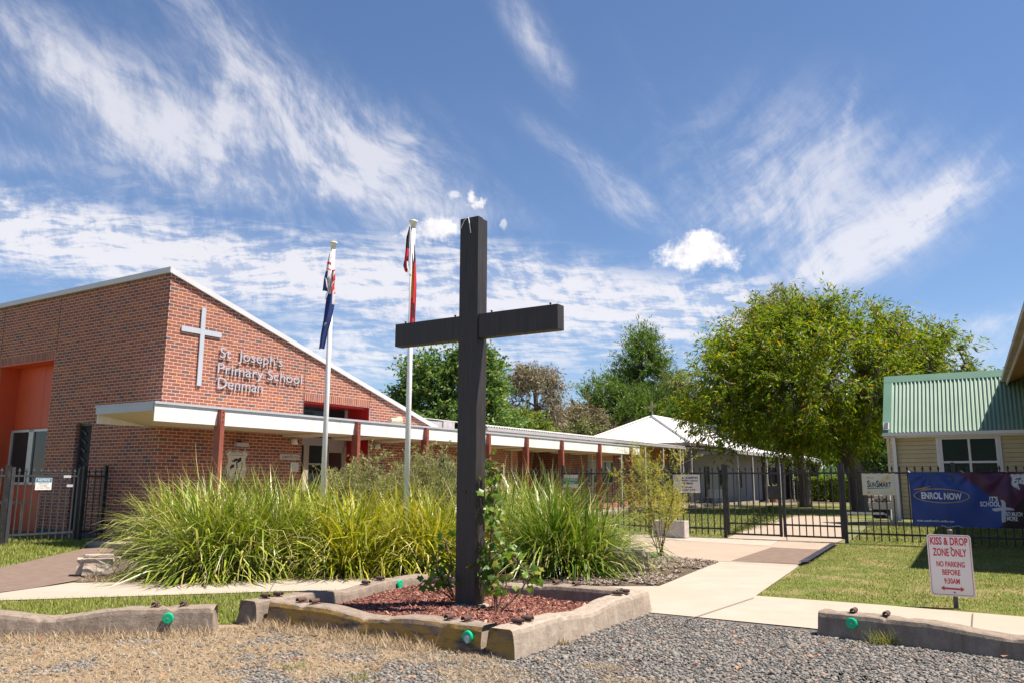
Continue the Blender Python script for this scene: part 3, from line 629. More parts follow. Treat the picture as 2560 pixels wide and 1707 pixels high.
def corrugated(name, p00, p10, p01, p11, pitch, amp, m, parent):
    """sheet between corners p(s,t): s across the ribs, t along them"""
    p00, p10, p01, p11 = map(np.array, (p00, p10, p01, p11)); L = np.linalg.norm(p10-p00); n = int(L/pitch*6)
    nrm = np.cross(p10-p00, p01-p00); nrm = nrm/np.linalg.norm(nrm)
    s = np.linspace(0, 1, n+1); w = np.cos(s*L/pitch*2*np.pi); w = np.sign(w)*np.abs(w)**.7*amp
    V = []
    for t in (0, 1): V.append((p00*(1-t)+p01*t)+np.outer(s, (p10-p00)*(1-t)+(p11-p01)*t)+np.outer(w, nrm))
    V = np.concatenate(V); i = np.arange(n); F = np.stack([i, i+1, i+n+2, i+n+1], 1)
    return np_obj(name, V, F, m, parent, smooth=True)
corrugated('roof', (13.2, -.42, 3.56), (46, -.42, 3.56), (13.2, 7, 4.5), (46, 7, 4.5), .19, .022, mat('zinc_roof', (.52, .50, .48), .45, .06, 1.0), wing)
mb = MB(); mb.box(13.8, 45.6, -.46, -.32, 3.40, 3.52); mb.box(13.8, 45.6, -.30, -.27, 3.34, 3.5); mb.build('gutter', mat('zinc_gutter', (.36, .34, .33), .45, .06, 2.0), wing)
mb = MB(); mb.box(13.3, 45.5, -.25, 2.6, 3.38, 3.42); mb.build('soffit', mat('brown_soffit_boards', (.25, .2, .15), .8), wing)  # plain brown lining under the wing roof
pg = mat('grey_post_paint', (.42, .41, .39), .45)
for px in (1478, 1552, 1612, 1657, 1699, 1706, 1735):
    u = SW(px, 1130, .38)[0]; mb = MB(); mb.box(u-.05, u+.05, -.43, -.33, .1, 3.4); mb.build('post', pg, wing)
mb = MB(); mb.box(38.2, 38.8, .05, .2, .1, 3.4); mb.build('corner_trim', GREYMETAL, wing)

# ---- chapel with white hip roof
Q = D(1722, 1104, 50); ch = thing('chapel', 'grey weatherboard chapel with bright white hip roof', 'building', (Q[0], Q[1], 0), RZ)
ze, za = Q[2], 5.85
WR = mat('white_roof_steel', (.70, .66, .63), .5, .03, 1.0)
def rib_roof(name, corners, m, parent, along):
    mb = MB(); c = [np.array(x, float) for x in corners]; mb.face(c)
    n = np.cross(c[1]-c[0], c[-1]-c[0]); n = n/np.linalg.norm(n)
    mb.face([x-n*.08 for x in c][::-1])
    for i in range(len(c)): a, b = c[i], c[(i+1) % len(c)]; mb.face([a-n*.08, b-n*.08, b, a])
    return mb.build(name, m, parent)
rib_roof('roof', [(0, 0, ze), (4, 4, za), (0, 8, ze)][::1], WR, ch, 0)
rib_roof('roof', [(0, 0, ze), (18, 0, ze), (18, 4, za), (4, 4, za)], WR, ch, 0)
rib_roof('roof', [(0, 8, ze), (4, 4, za), (18, 4, za), (18, 8, ze)], WR, ch, 0)
mb = MB(); mb.tube([(0, 0, ze+.04), (4, 4, za+.05)], .09, 6); mb.tube([(0, 8, ze+.04), (4, 4, za+.05)], .09, 6); mb.tube([(4, 4, za+.05), (18, 4, za+.05)], .09, 6); mb.build('ridge_cap', mat('white_ridge', (.66, .62, .59), .5), ch)
mb = MB(); mb.box(-.1, .02, -.1, 8.1, ze-.22, ze-.05); mb.box(.02, 18, -.1, .0, ze-.22, ze-.05); mb.build('gutter', mat('brown_gutter', (.16, .13, .125), .5), ch)
rib_roof('verandah_roof', [(1.0, -.15, ze-.05), (1.0, -2.6, ze-.55), (27, -2.6, ze-.55), (27, -.15, ze-.05)][::-1], WR, ch, 0)
mb = MB(); mb.box(1.0, 27, -2.72, -2.6, ze-.72, ze-.54); mb.box(.9, 1.0, -2.6, -.15, ze-.75, ze-.55); mb.build('gutter', mat('grey_gutter', (.34, .33, .34), .5), ch)
WB = mat('grey_weatherboard', (.27, .255, .27), .6, .06, 2.0)
mb = MB()
for k in range(17):
    z = .35+k*.2
    if z > ze-.4: break
    mb.prism([(.55, z), (.57, z), (.60, z+.2), (.60, z+.205), (.585, z+.205)], lambda p, t: (p[0]-.05, .1+3.2*t, p[1]))
    mb.prism([(.1, z), (.08, z), (.12, z+.2), (.14, z+.2)], lambda p, t: (.56+12*t, p[0], p[1]))
mb.box(.6, 17, .15, 7.8, 0, ze-.1); mb.build('wall', WB, ch)
mb = MB(); mb.box(.48, .56, .02, .14, .1, ze-.25); mb.box(.50, .54, 1.55, 1.6, .1, ze-.3); mb.box(.46, .52, 3.3, 3.4, .1, ze-.25); mb.build('trim', mat('pale_trim', (.42, .40, .42), .5), ch)
mb = MB(); mb.box(3, 3.9, .05, .1, .3, 2.4); mb.box(6, 7.2, .05, .1, 1, 2.2); mb.box(10, 11.2, .05, .1, 1, 2.2); mb.build('window', GLASS, ch)
for k, x in enumerate((1.2, 4.5, 8.0, 11.5, 15.5, 20)):
    mb = MB(); mb.box(x-.06, x+.06, -2.66, -2.54, 0, ze-.6); mb.build('post', mat('verandah_post', (.36, .35, .33), .5), ch)
mb = MB(); mb.box(.7, 26, 6.0, 6.2, 0, 3); mb.box(26, 26.3, -2.4, 6, 0, 3.0); mb.box(12.7, 26, .4, .5, 0, 3.0); mb.build('verandah_shade_wall', mat('verandah_shade_colour', (.05, .04, .04), .9), ch)  # near-black walls put the deep shade under the verandah into their colour
rc = MB(); rc.box(-.045, .045, -.045, .045, 0, 1.05); rc.box(-.045, .045, .05, .32, .62, .71); rc.box(-.045, .045, -.32, -.05, .62, .71)
tag(rc.build('roof_cross', mat('brown_steel', (.22, .15, .13), .5), None, loc=tuple(np.array([Q[0], Q[1], za+.02])+4*dR+4*dL), rotz=RZ), 'small brown cross on the peak of the white chapel roof', 'cross')
an = D(1553, 1100, 37); a = MB(); a.tube([(0, 0, 0), (0, 0, 2.0)], .018, 6); a.tube([(-.1, 0, 1.98), (.42, 0, 1.98)], .02, 6); a.box(-.1, -.06, -.1, .1, 1.95, 2.01)
tag(a.build('roof_antenna', mat('galvanised', (.5, .5, .5), .4, metal=.5), None, loc=tuple(S(*[SW(1553, 1100, -1.2)[0], 1.2], 2.3)), rotz=0), 'thin T-shaped antenna mast in front of the chapel roof', 'antenna')

# ---- green roofed cottage
cb = np.array([13.37, 28.2, 0.0]); K = thing('cottage', 'cream weatherboard cottage with steep green corrugated roof', 'building', cb, RZ)
CREAM = mat('cream_weatherboard', (.52, .42, .24), .6, .06, 3.0); GREEN = mat('green_steel', (.19, .285, .205), .40, .05, 1.2, spec=.5)
mb = MB()
def boards(y0, y1, z0, z1, x=0.0):
    z = z0
    while z < z1-.02:
        h = min(.145, z1-z); mb.prism([(x-.040, z+.010), (x+.01, z+.010), (x+.01, z+h), (x-.012, z+h)], lambda p, t: (p[0], y0+(y1-y0)*t, p[1])); z += h
boards(.12, -1.34, .25, 3.02); boards(-3.2, -4.25, .25, 3.02); boards(-1.34, -3.2, .25, 1.15)
mb.box(.02, .12, .13, -4.25, .2, 3.02); mb.build('wall', CREAM, K)
mb = MB(); mb.prism([(.0, 3.02), (.0, .2), (2.6, .2), (2.6, 3.1), (1.3, 5.2), (-.1, 3.1)], lambda p, t: (p[0], .13+.04*t, p[1])); mb.build('side_wall', CREAM, K)
mb = MB(); mb.box(-.04, .0, .13, .22, .1, 3.0); mb.box(-.03, .0, .05, .125, .1, 3.0); mb.build('corner_board', mat('cream_trim', (.58, .50, .36), .55), K)
TRIM = mat('white_trim', (.70, .67, .66), .45, .03, 3.0)
dp = MB(); dp.box(-.15, -.05, -.08, .03, .15, 2.55); dp.prism([(-.15, 2.55), (-.05, 2.55), (-.14, 2.98), (-.26, 2.98)], lambda p, t: (p[0], -.08+.11*t, p[1])); dp.build('downpipe', TRIM, K)
w = MB()
for a, b in ((-1.32, -1.50), (-3.06, -3.22)): w.box(-.06, .02, a, b, 1.1, 3.0); w.box(-.075, -.06, a-.05*0, (a+b)/2, 1.1, 3.0)
w.box(-.05, .02, -1.5, -3.06, 2.9, 3.0); w.box(-.05, .02, -1.5, -3.06, 1.1, 1.2)
wo_ = w.build('window', TRIM, K)
w = MB(); w.box(-.03, .01, -2.26, -2.33, 1.2, 2.9); w.box(-.032, .012, -1.5, -3.06, 2.10, 2.17); w.build('glazing_bar', TRIM, wo_)
w = MB(); w.box(-.005, .005, -1.5, -3.06, 1.2, 2.9); w.build('pane', GLASSG, wo_)
mb = MB(); mb.box(-.32, -.18, .30, -4.2, 3.04, 3.15); mb.box(-.18, -.15, .28, -4.25, 2.98, 3.13); mb.box(-.15, .0, .28, -4.25, 3.0, 3.03); mb.build('gutter', TRIM, K)
corrugated('roof', (-.26, .02, 3.16), (-.26, -4.25, 3.16), (1.25, .02, 5.22), (1.25, -4.25, 5.22), .125, .026, GREEN, K)
mb = MB(); mb.face([(-.27, .02, 3.16), (-.27, .30, 3.16), (1.25, .30, 5.26), (1.25, .02, 5.26)][::-1]); mb.face([(-.27, .30, 3.16), (-.27, .30, 3.02), (1.25, .30, 5.1), (1.25, .30, 5.26)])
mb.box(-.29, -.25, .02, .30, 3.02, 3.16)
mb.build('barge_flashing', mat('green_flashing', (.12, .235, .165), .42, .05, 1.2), K)
mb = MB(); mb.prism([(1.10, 5.06), (1.26, 5.31), (1.30, 5.31), (1.5, 5.05), (1.47, 5.03), (1.28, 5.25), (1.13, 5.03)], lambda p, t: (p[0], .30-4.55*t, p[1])); mb.build('ridge_cap', mat('green_ridge', (.14, .25, .18), .42, .05, 1.2), K)
corrugated('rear_roof', (1.3, .02, 5.2), (1.3, -4.25, 5.2), (2.8, .02, 3.16), (2.8, -4.25, 3.16), .125, .026, GREEN, K)
vt = MB(); vt.prism([(-.24, 3.26), (-.07, 3.50), (-.10, 3.53), (-.27, 3.29)], lambda p, t: (p[0], .26-.18*t, p[1])); vo = vt.build('vent', TRIM, K)
vt = MB(); vt.prism([(-.262, 3.315), (-.115, 3.52), (-.118, 3.525), (-.266, 3.32)], lambda p, t: (p[0]-.004, .235-.13*t, p[1])); vt.build('louvre', mat('vent_dark', (.09, .09, .12), .5), vo)
# ---- tall hall to the right, only its gutter and eave enter the frame
hd = np.array([5.36, 9.5])/math.hypot(5.36, 9.5)
H = thing('hall_building', 'tall hall at the right edge with grey gutter and timber eave', 'building', (15.5, 25.0, 0), math.atan2(hd[1], hd[0]))
ey, hx0, hx1 = 0.0, -12.6, 4.6
mb = MB(); mb.box(hx0, hx1, ey, ey-.13, 4.84, 4.98); mb.box(hx0, hx1, ey-.02, ey-.05, 4.98, 5.0); mb.build('gutter', mat('weathered_gutter', (.36, .31, .26), .5, .12, 3.0, dirt=(.22, .17, .14), dscale=2.0), H)
mb = MB(); mb.box(hx0, hx1, ey-.132, ey-.17, 4.70, 4.96); mb.build('fascia', mat('pale_fascia', (.36, .30, .23), .6), H)
mb = MB(); mb.prism([(ey-.172, 4.78), (ey-.75, 5.02), (ey-.75, 5.06), (ey-.172, 4.82)], lambda p, t: (hx0+(hx1-hx0)*t, p[0], p[1])); mb.build('eave_lining', mat('varnished_boards', (.33, .18, .05), .6, .2, 8.0, stretch=(.5, 6, 6)), H)
mb = MB(); mb.box(hx0+.4, hx1-.2, ey-.76, ey-.9, 0, 5.1); mb.box(hx0+.4, hx0+.6, ey-.9, ey-7, 0, 5.5); mb.build('wall', CREAM, H)
mb = MB(); mb.prism([(ey-.06, 4.985), (ey-4.5, 7.0), (ey-9, 5.0), (ey-9, 4.9), (ey-4.5, 6.9), (ey-.06, 4.965)], lambda p, t: (hx0+(hx1-hx0)*t, p[0], p[1])); mb.build('roof', mat('dark_green_roof', (.08, .16, .12), .5), H)
mb = MB(); mb.box(hx0-8, hx0, ey-.62, ey-.74, 0, 2.1); mb.box(hx0-8, hx0, ey-.55, ey-.8, 2.1, 2.16); mb.build('shadow_screen', CREAM, H)  # unseen low screen added to cast the nearer shadow edge on the lawn
kb = MB(); kb.box(-.75, -.6, .9, -4.2, 0, .14); tag(kb.build('garden_edging', concrete_mat('edging_concrete', (.40, .33, .27)), None, loc=cb, rotz=RZ), kind='structure')
# ------------------------------------------------------------------ steel picket fence along the school front
F0 = np.array([5.64, 21.59, 0.0]); FS = toS(F0)
def pickets(mb, a, b, top=1.87, bot=.09, rails=(.25, 1.69), step=.166, axis='y', m=0, edge=.09):
    """pickets between a and b along an axis, with two rails; a > b allowed"""
    a, b = max(a, b), min(a, b)
    def bx(p0, p1, q, z0, z1):
        if axis == 'y': mb.box(-q, q, p0, p1, z0, z1, m)
        else: mb.box(p0, p1, -q, q, z0, z1, m)
    for z in rails: bx(b, a, .02, z-.022, z+.022)
    n = max(1, int(round((a-b-2*edge)/step)))
    for k in range(n+1):
        c = b+edge+(a-b-2*edge)*k/n
        bx(c-.0125, c+.0125, .0125, bot, top-.10)
        P = lambda p, t: (p[0], c-.013+.026*t, p[1]) if axis == 'y' else (c-.013+.026*t, p[0], p[1])
        if axis == 'y':
            mb.add([(-.02, c-.03, top-.085), (.02, c-.03, top-.085), (.02, c+.03, top-.085), (-.02, c+.03, top-.085), (0, c, top), (0, c, top-.12)], [(0, 1, 4), (1, 2, 4), (2, 3, 4), (3, 0, 4), (1, 0, 5), (2, 1, 5), (3, 2, 5), (0, 3, 5)], m)
        else:
            mb.add([(c-.03, -.02, top-.085), (c-.03, .02, top-.085), (c+.03, .02, top-.085), (c+.03, -.02, top-.085), (c, 0, top), (c, 0, top-.12)], [(1, 0, 4), (2, 1, 4), (3, 2, 4), (0, 3, 4), (0, 1, 5), (1, 2, 5), (2, 3, 5), (3, 0, 5)], m)
def fpost(root, y, h=1.92, w=.037, axis='y', m=BLACK):
    mb = MB()
    if axis == 'y': mb.box(-w, w, y-w, y+w, 0, h); mb.box(-w-.004, w+.004, y-w-.004, y+w+.004, h, h+.012)
    else: mb.box(y-w, y+w, -w, w, 0, h); mb.box(y-w-.004, y+w+.004, -w-.004, w+.004, h, h+.012)
    return mb.build('post', m, root)
fl = thing('picket_fence', 'black steel picket fence from the gate towards the awning', 'fence', F0, RZ, 'black picket fences')
ys = [0.0, 2.12, 4.85, 7.2, 9.1]
for y in ys: fpost(fl, y)
for a, b in zip(ys[:-1], ys[1:]):
    mb = MB(); pickets(mb, a+.037, b-.037); mb.build('panel', BLACK, fl)
fr = thing('picket_fence', 'black steel picket fence behind the blue banner and sun sign', 'fence', F0, RZ, 'black picket fences')
ys = [-2.98, -5.38, -7.4]
for y in ys: fpost(fr, y)
for a, b in zip(ys[:-1], ys[1:]):
    mb = MB(); pickets(mb, a-.037, b+.037); mb.build('panel', BLACK, fr)
def gate(y0, y1, label):
    g = thing('school_gate', label, 'gate', F0, RZ, 'double gate leaves')
    for y in (y0, y1):
        mb = MB(); mb.box(-.033, .033, y-.033, y+.033, .10, 1.91); mb.box(-.037, .037, y-.037, y+.037, 1.91, 1.92); mb.build('stile', BLACK, g)
    a, b = max(y0, y1)-.033, min(y0, y1)+.033
    mb = MB(); pickets(mb, a, b, bot=.14, rails=(.13, .40, 1.69), edge=.15); mb.build('panel', BLACK, g)
    return g
ga = gate(-.085, -1.43, 'left leaf of the black double gate with the latch plate')
gb = gate(-1.53, -2.90, 'right leaf of the black double gate across the path')
mb = MB(); mb.box(-.045, -.033, -1.16, -1.46, 1.05, 1.37); mb.box(-.055, -.033, -1.16, -1.60, 1.035, 1.055); mb.build('latch_plate', BLACK, ga)
mb = MB(); mb.tube([(-.05, -1.57, .02), (-.05, -1.57, .42)], .01, 6); mb.build('drop_bolt', BLACK, gb)
bp_ = MB(); bp_.box(-.09, .09, 4.76, 4.94, 0, 2.02); bp_.box(-.11, .11, 4.74, 4.96, 2.02, 2.10)
# small gate on the left, between the fence post and the wall
lg = thing('side_gate', 'grey steel side gate with a blue and white notice', 'gate', S(0, 1.9), RZ)
for u in (-2.36, -.78):
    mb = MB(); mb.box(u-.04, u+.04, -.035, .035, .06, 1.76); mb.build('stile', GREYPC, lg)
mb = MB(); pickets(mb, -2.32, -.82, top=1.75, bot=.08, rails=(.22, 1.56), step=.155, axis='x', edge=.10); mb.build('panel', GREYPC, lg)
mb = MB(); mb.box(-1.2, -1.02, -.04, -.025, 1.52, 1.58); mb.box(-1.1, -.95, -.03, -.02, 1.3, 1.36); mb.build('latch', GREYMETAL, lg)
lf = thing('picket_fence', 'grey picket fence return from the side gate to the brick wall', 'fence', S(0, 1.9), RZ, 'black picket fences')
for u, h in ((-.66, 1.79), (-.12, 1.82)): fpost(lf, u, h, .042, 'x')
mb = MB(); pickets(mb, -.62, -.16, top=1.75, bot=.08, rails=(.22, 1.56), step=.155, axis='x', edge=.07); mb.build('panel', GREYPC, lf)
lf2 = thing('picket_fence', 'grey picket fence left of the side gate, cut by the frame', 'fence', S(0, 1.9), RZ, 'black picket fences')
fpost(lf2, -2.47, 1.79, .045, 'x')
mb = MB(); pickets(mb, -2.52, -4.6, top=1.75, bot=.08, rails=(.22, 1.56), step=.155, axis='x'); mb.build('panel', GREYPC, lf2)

# ---- signs hung on the fence. fence frame: viewer's right is -y, outward is -x
def fence_panel(name, label, y0, y1, z0, z1, m, cat='sign', x=-.03):
    mb = MB(); mb.box(x-.006, x, y0, y1, z0, z1); o = mb.build(name, m, None, loc=F0, rotz=RZ, bevel=.002); return tag(o, label, cat)
RT, UP = (0, -1, 0), (0, 0, 1)
OFFW = mat('offwhite_sign', (.66, .61, .55), .5, .04, 2.0)
s1 = fence_panel('school_sign', 'white school name sign with small crest behind the feathery sapling', 1.4, .64, 1.17, 1.655, OFFW)
for s_, z, c, w in (("ST JOSEPH'S", 1.545, .055, .46), ('PRIMARY SCHOOL', 1.475, .04, .46), ('DENMAN', 1.395, .055, .31), ('Endowment', 1.305, .04, .3), ('6547 2781', 1.225, .04, .40)):
    mb = MB(); put_text(mb, s_, (-.0385, 1.15, z), RT, UP, c, w, bold=.03); mb.build('lettering', SIGNDARK, s1)
mb = MB(); crest(mb, (-.0375, 1.27, 1.535), RT, UP, .17, (-1, 0, 0), 0, 1, step=.0006)
mb.build('crest', [SIGNDARK, OFFW], s1)
s2 = fence_panel('health_sign', 'white sign with green band and lettering above the grass', 4.84, 4.33, 1.29, 1.655, OFFW)
mb = MB(); mb.box(-.0385, -.0365, 4.84, 4.33, 1.385, 1.555); mb.build('green_band', mat('sign_green', (.03, .22, .10), .5), s2)
mb = MB(); put_text(mb, 'Crunch&Sip', (-.0405, 4.815, 1.485), RT, UP, .06, .46, bold=.01); SW_ = mat('sign_white_text', (.68, .68, .60), .5); mb.build('lettering', SW_, s2)
mb = MB(); put_text(mb, 'School', (-.0405, 4.72, 1.40), RT, UP, .06, .27, bold=.01); mb.build('lettering', SW_, s2)
mb = MB(); mb.tube([(-.0365, 4.80, 1.60), (-.039, 4.80, 1.60)], .035, 12); mb.build('pink_dot', mat('sign_pink', (.6, .08, .25), .5), s2)
s3 = fence_panel('sun_safety_sign', 'cream sun safety sign with yellow sun rays and navy lettering', -3.42, -4.15, 1.165, 1.675, mat('cream_sign', (.62, .585, .47), .5, .03, 2.0))
NAVY = mat('navy_print', (.012, .05, .12), .5)
mb = MB(); x = -.039
put_text(mb, 'S', (x, -3.535, 1.36), RT, UP, .145, .06, bold=.03); put_text(mb, 'UN', (x, -3.60, 1.36), RT, UP, .105, .12, bold=.03)
put_text(mb, 'S', (x, -3.735, 1.36), RT, UP, .145, .06, bold=.03); put_text(mb, 'MART', (x, -3.80, 1.36), RT, UP, .105, .26, bold=.03)
mb.build('lettering', NAVY, s3); mb = MB(); mb.face([(x, -3.535, 1.315), (x, -4.02, 1.332), (x, -4.02, 1.336), (x, -3.535, 1.336)])
mb.build('underline', NAVY, s3)
mb = MB(); put_text(mb, 'We are', (x, -3.53, 1.56), RT, UP, .035, .16, bold=.005); GN = mat('grey_navy', (.16, .19, .22), .5); mb.build('lettering', GN, s3)
mb = MB(); mb.box(x-.001, x, -3.82, -4.1, 1.215, 1.219); mb.build('thin_rule', GN, s3); mb = MB(); put_text(mb, 'nsw', (x, -3.60, 1.215), RT, UP, .02, .06); mb.build('lettering', GN, s3)
mb = MB()
for k in range(7):
    a = rad(62+k*22); c, s_ = math.cos(a), math.sin(a)
    for r0, r1, w0, w1 in ((.06, .13+.03*(k % 2), .006, .016),):
        mb.face([(x, -(3.99+c*r0-s_*w0), 1.475+s_*r0-c*w0), (x, -(3.99+c*r1-s_*w1), 1.475+s_*r1-c*w1), (x, -(3.99+c*r1+s_*w1), 1.475+s_*r1+c*w1), (x, -(3.99+c*r0+s_*w0), 1.475+s_*r0+c*w0)])
SY = mat('sun_yellow', (.62, .33, .03), .5); mb.build('sun_rays', SY, s3)
mb = MB(); mb.face([(x, -3.53, 1.20), (x, -3.575, 1.20), (x, -3.585, 1.245), (x, -3.55, 1.265), (x, -3.53, 1.24)]); mb.build('emblem', SY, s3)
# banner: wrinkled vinyl
def wr(y, z):   # out-of-plane wrinkle depth for banner point (y negative to the right)
    v = 0.0
    for (cy, cz, a, k) in ((-4.9, 1.70, .012, 24), (-6.45, 1.70, .028, 15), (-5.7, 1.70, .018, 13), (-7.1, 1.7, .02, 14)):
        d = math.hypot(y-cy, z-cz); th = math.atan2(z-cz, y-cy); v += a*math.sin(th*k*.5)*min(1, d*2.4)*math.exp(-d*.9)
    return v+.010*math.sin(y*5+z*3)+.006*math.sin(y*13-z*9)
ny, nz_ = 110, 46; Y = np.linspace(-4.44, -7.25, ny); Z = np.linspace(.475, 1.70, nz_)
V = []; UVb = []
for zi in Z:
    for yi in Y:
        yy = yi+(.08*(1.7-zi)/1.2*-1 if yi == Y[0] else 0); sag = .012*math.sin((yi+4.44)*4.4)*(zi-.475)
        V.append((-.052-wr(yi, zi), yy, zi-sag*.8)); UVb.append((-(yi+4.44), zi-.475))
i, jx = np.meshgrid(np.arange(nz_-1), np.arange(ny-1), indexing='ij'); a = (i*ny+jx).ravel()
Fq = np.stack([a, a+1, a+ny+1, a+ny], 1)
def banner_mat():
    m, nt, b = base_mat('printed_banner')
    uv = nd(nt, 'ShaderNodeUVMap', uv_map='UVMap').outputs[0]; s = nd(nt, 'ShaderNodeSeparateXYZ', {0: uv}); u, v = s.outputs[0], s.outputs[1]
    n = nd(nt, 'ShaderNodeTexNoise', {'Vector': uv, 'Scale': .8, 'Detail': 2.0}).outputs[0]
    e = mth(nt, 'ADD', mth(nt, 'SUBTRACT', u, mth(nt, 'MULTIPLY', mth(nt, 'SUBTRACT', 1.225, v), 1.15)), mth(nt, 'MULTIPLY', mth(nt, 'SUBTRACT', n, .5), .1))
    f = nd(nt, 'ShaderNodeMapRange', {0: e, 1: .95, 2: 1.10, 3: 0.0, 4: 1.0}).outputs[0]
    c = mixc(nt, f, ramp(nt, n, [(.2, (.014, .044, .22)), (.8, (.02, .06, .30))]), (.075, .018, .06))
    d = mth(nt, 'ADD', mth(nt, 'SUBTRACT', u, 2.0), mth(nt, 'MULTIPLY', mth(nt, 'SUBTRACT', .55, v), .75))
    c = mixc(nt, nd(nt, 'ShaderNodeMapRange', {0: d, 1: .16, 2: .2, 3: 0.0, 4: 1.0}).outputs[0], c, (.025, .010, .016))
    setb(nt, b, Base_Color=c, Roughness=.42, Specular_IOR_Level=.4)
    return m
bn = np_obj('banner', np.array(V), Fq, banner_mat(), None, np.array(UVb), True); bn.location = F0; bn.rotation_euler = (0, 0, RZ)
tag(bn, 'wrinkled blue and maroon enrolment banner tied to the black fence', 'banner')
def on_banner(mb_fn, name, m, off=.004):
    mb = MB(); mb_fn(mb)
    # follow the vinyl's wrinkles; subdivide long faces first by relying on small glyph faces
    mb.v = [(-.052-wr(y, z)-off, y, z-.012*math.sin((y+4.44)*4.4)*(z-.475)*.8) for x, y, z in mb.v]
    return mb.build(name, m, bn)
WT = mat('banner_white', (.70, .69, .72), .45)
for W_ in (('ENROL NOW', -4.69, 1.095, .135, .83, .035), ('mn.catholic.edu.au', -4.56, .575, .045, .76, .02), ("IT'S", -6.06, 1.065, .085, .165, .03), ('SCHOOL', -5.87, .945, .10, .39, .03), ('SO MUCH', -6.35, .745, .082, .31, .03), ('MORE', -6.36, .645, .082, .205, .03)):
    on_banner(lambda mb: put_text(mb, W_[0], (0, W_[1], W_[2]), RT, UP, W_[3], W_[4], bold=W_[5]), 'lettering', WT)
def plus(mb):
    for pts in ([(-6.27, 1.09), (-6.33, 1.08), (-6.365, 1.03), (-6.36, .92), (-6.345, .75), (-6.335, .62), (-6.30, .60), (-6.26, .61), (-6.262, .75), (-6.28, .92), (-6.29, 1.02)], [(-6.09, .895), (-6.27, .925), (-6.30, .925), (-6.30, .855), (-6.15, .835), (-6.11, .85)], [(-6.36, .93), (-6.46, .92), (-6.52, .895), (-6.515, .865), (-6.35, .865)]):
        mb.face([(0, y, z) for y, z in pts])
on_banner(plus, 'plus_mark', mat('banner_silver', (.52, .52, .56), .45), .005)
def oval(mb):
    prev = None; N_ = 60
    for k in range(N_+1):
        t = 2*math.pi*k/N_; c, s_ = math.cos(t), math.sin(t)
        o_, i_ = (0, -5.105+.575*c, 1.165+.165*s_), (0, -5.105+.555*c, 1.165+.148*s_)
        if prev: mb.face([prev[0], o_, i_, prev[1]])
        prev = (o_, i_)
def flick(mb):
    for k in range(8):
        f = lambda t: (-4.545-.36*t, 1.305+.075*t**1.5)
        a, b = f(k/8), f((k+1)/8); mb.face([(0, a[0], a[1]-.009), (0, b[0], b[1]-.009), (0, b[0], b[1]+.009), (0, a[0], a[1]+.009)])
    for k in range(6):
        a, b = -4.555-.06*k, -4.555-.06*(k+1); mb.face([(0, a, 1.30+.002*k), (0, b, 1.302+.002*k), (0, b, 1.318+.002*k), (0, a, 1.314+.002*k)])
GOLD = mat('banner_gold', (.50, .30, .05), .45)
on_banner(oval, 'gold_outline', GOLD, .0045); on_banner(flick, 'gold_stroke', GOLD, .0045)
on_banner(lambda mb: mb.face([(0, -6.44, .628), (0, -6.58, .63), (0, -6.58, .636), (0, -6.44, .634)]), 'gold_rule', GOLD, .0045)
mb = MB(); crest(mb, (-.085, -6.65, 1.53), RT, UP, .31, (-1, 0, 0), 0, 1, step=.001); mb.build('crest', [mat('banner_navy', (.05, .06, .2), .5), WT], bn)
mb = MB()
for y in (-4.5, -5.6, -6.45): mb.tube([(-.05, y, 1.69), (-.02, y+.05, 1.74), (.02, y+.1, 1.70)], .006, 5)
mb.tube([(-.06, -5.05, .50), (-.07, -5.2, .46), (-.06, -5.4, .50), (-.03, -5.5, .45)], .005, 5); mb.build('tie_cord', ROPE, bn)
# notice on the side gate
ns = MB(); ns.box(-1.85, -1.47, -.036, -.03, 1.235, 1.515); no = ns.build('notice_sign', mat('white_sign', (.72, .68, .66), .5, .03, 2.0), None, loc=S(0, 1.9), rotz=RZ)
tag(no, 'small white sign with blue NOTICE header on the side gate', 'sign')
ns = MB(); ns.box(-1.84, -1.48, -.0385, -.0365, 1.415, 1.508); ns.build('blue_header', mat('notice_blue', (.012, .18, .34), .5), no)
ns = MB(); put_text(ns, 'NOTICE', (-1.80, -.0405, 1.437), (1, 0, 0), UP, .05, .28, bold=.03); ns.build('header_lettering', WT, no)
ns = MB()
NG = mat('notice_grey', (.28, .25, .25), .6)
for k, (t, w) in enumerate((('KEEP GATE', .24), ('CLOSED', .18), ('AT ALL TIMES', .30))): ns = MB(); put_text(ns, t, (-1.66-w/2, -.0385, 1.37-.05*k), (1, 0, 0), UP, .028, w); ns.build('lettering', NG, no)

# ------------------------------------------------------------------ parking sign on the right lawn
KP = np.array([5.27, 9.91, 0.0]); ks = thing('parking_sign', 'white drop-off sign with red lettering on the right lawn', 'sign', KP, RZ)
mb = MB(); mb.box(.0, .045, -.045, .005, 0, .90); mb.lathe([(.03, .90), (.032, .915), (.02, .93)], .022, -.02, 10); mb.build('post', mat('galv_post', (.10, .09, .09), .55, .2), ks)
def rrect(y0, y1, z0, z1, r, n=5):
    P = []
    for cy, cz, a0 in ((y1-r, z1-r, 0), (y0+r, z1-r, 90), (y0+r, z0+r, 180), (y1-r, z0+r, 270)):
        for k in range(n+1): a = rad(a0+90*k/n); P.append((cy+r*math.cos(a), cz+r*math.sin(a)))
    return P
mb = MB(); mb.prism(rrect(-.235, .235, .15, .865, .035), lambda p, t: (-.004+.004*t-.001, p[0], p[1])); mb.build('plate', mat('sign_white', (.72, .69, .69), .4, .02, 2.0), ks)
RED = mat('sign_red_paint', (.50, .028, .05), .45)
mb = MB(); o_, i_ = rrect(-.222, .222, .163, .852, .03), rrect(-.216, .216, .169, .846, .026)
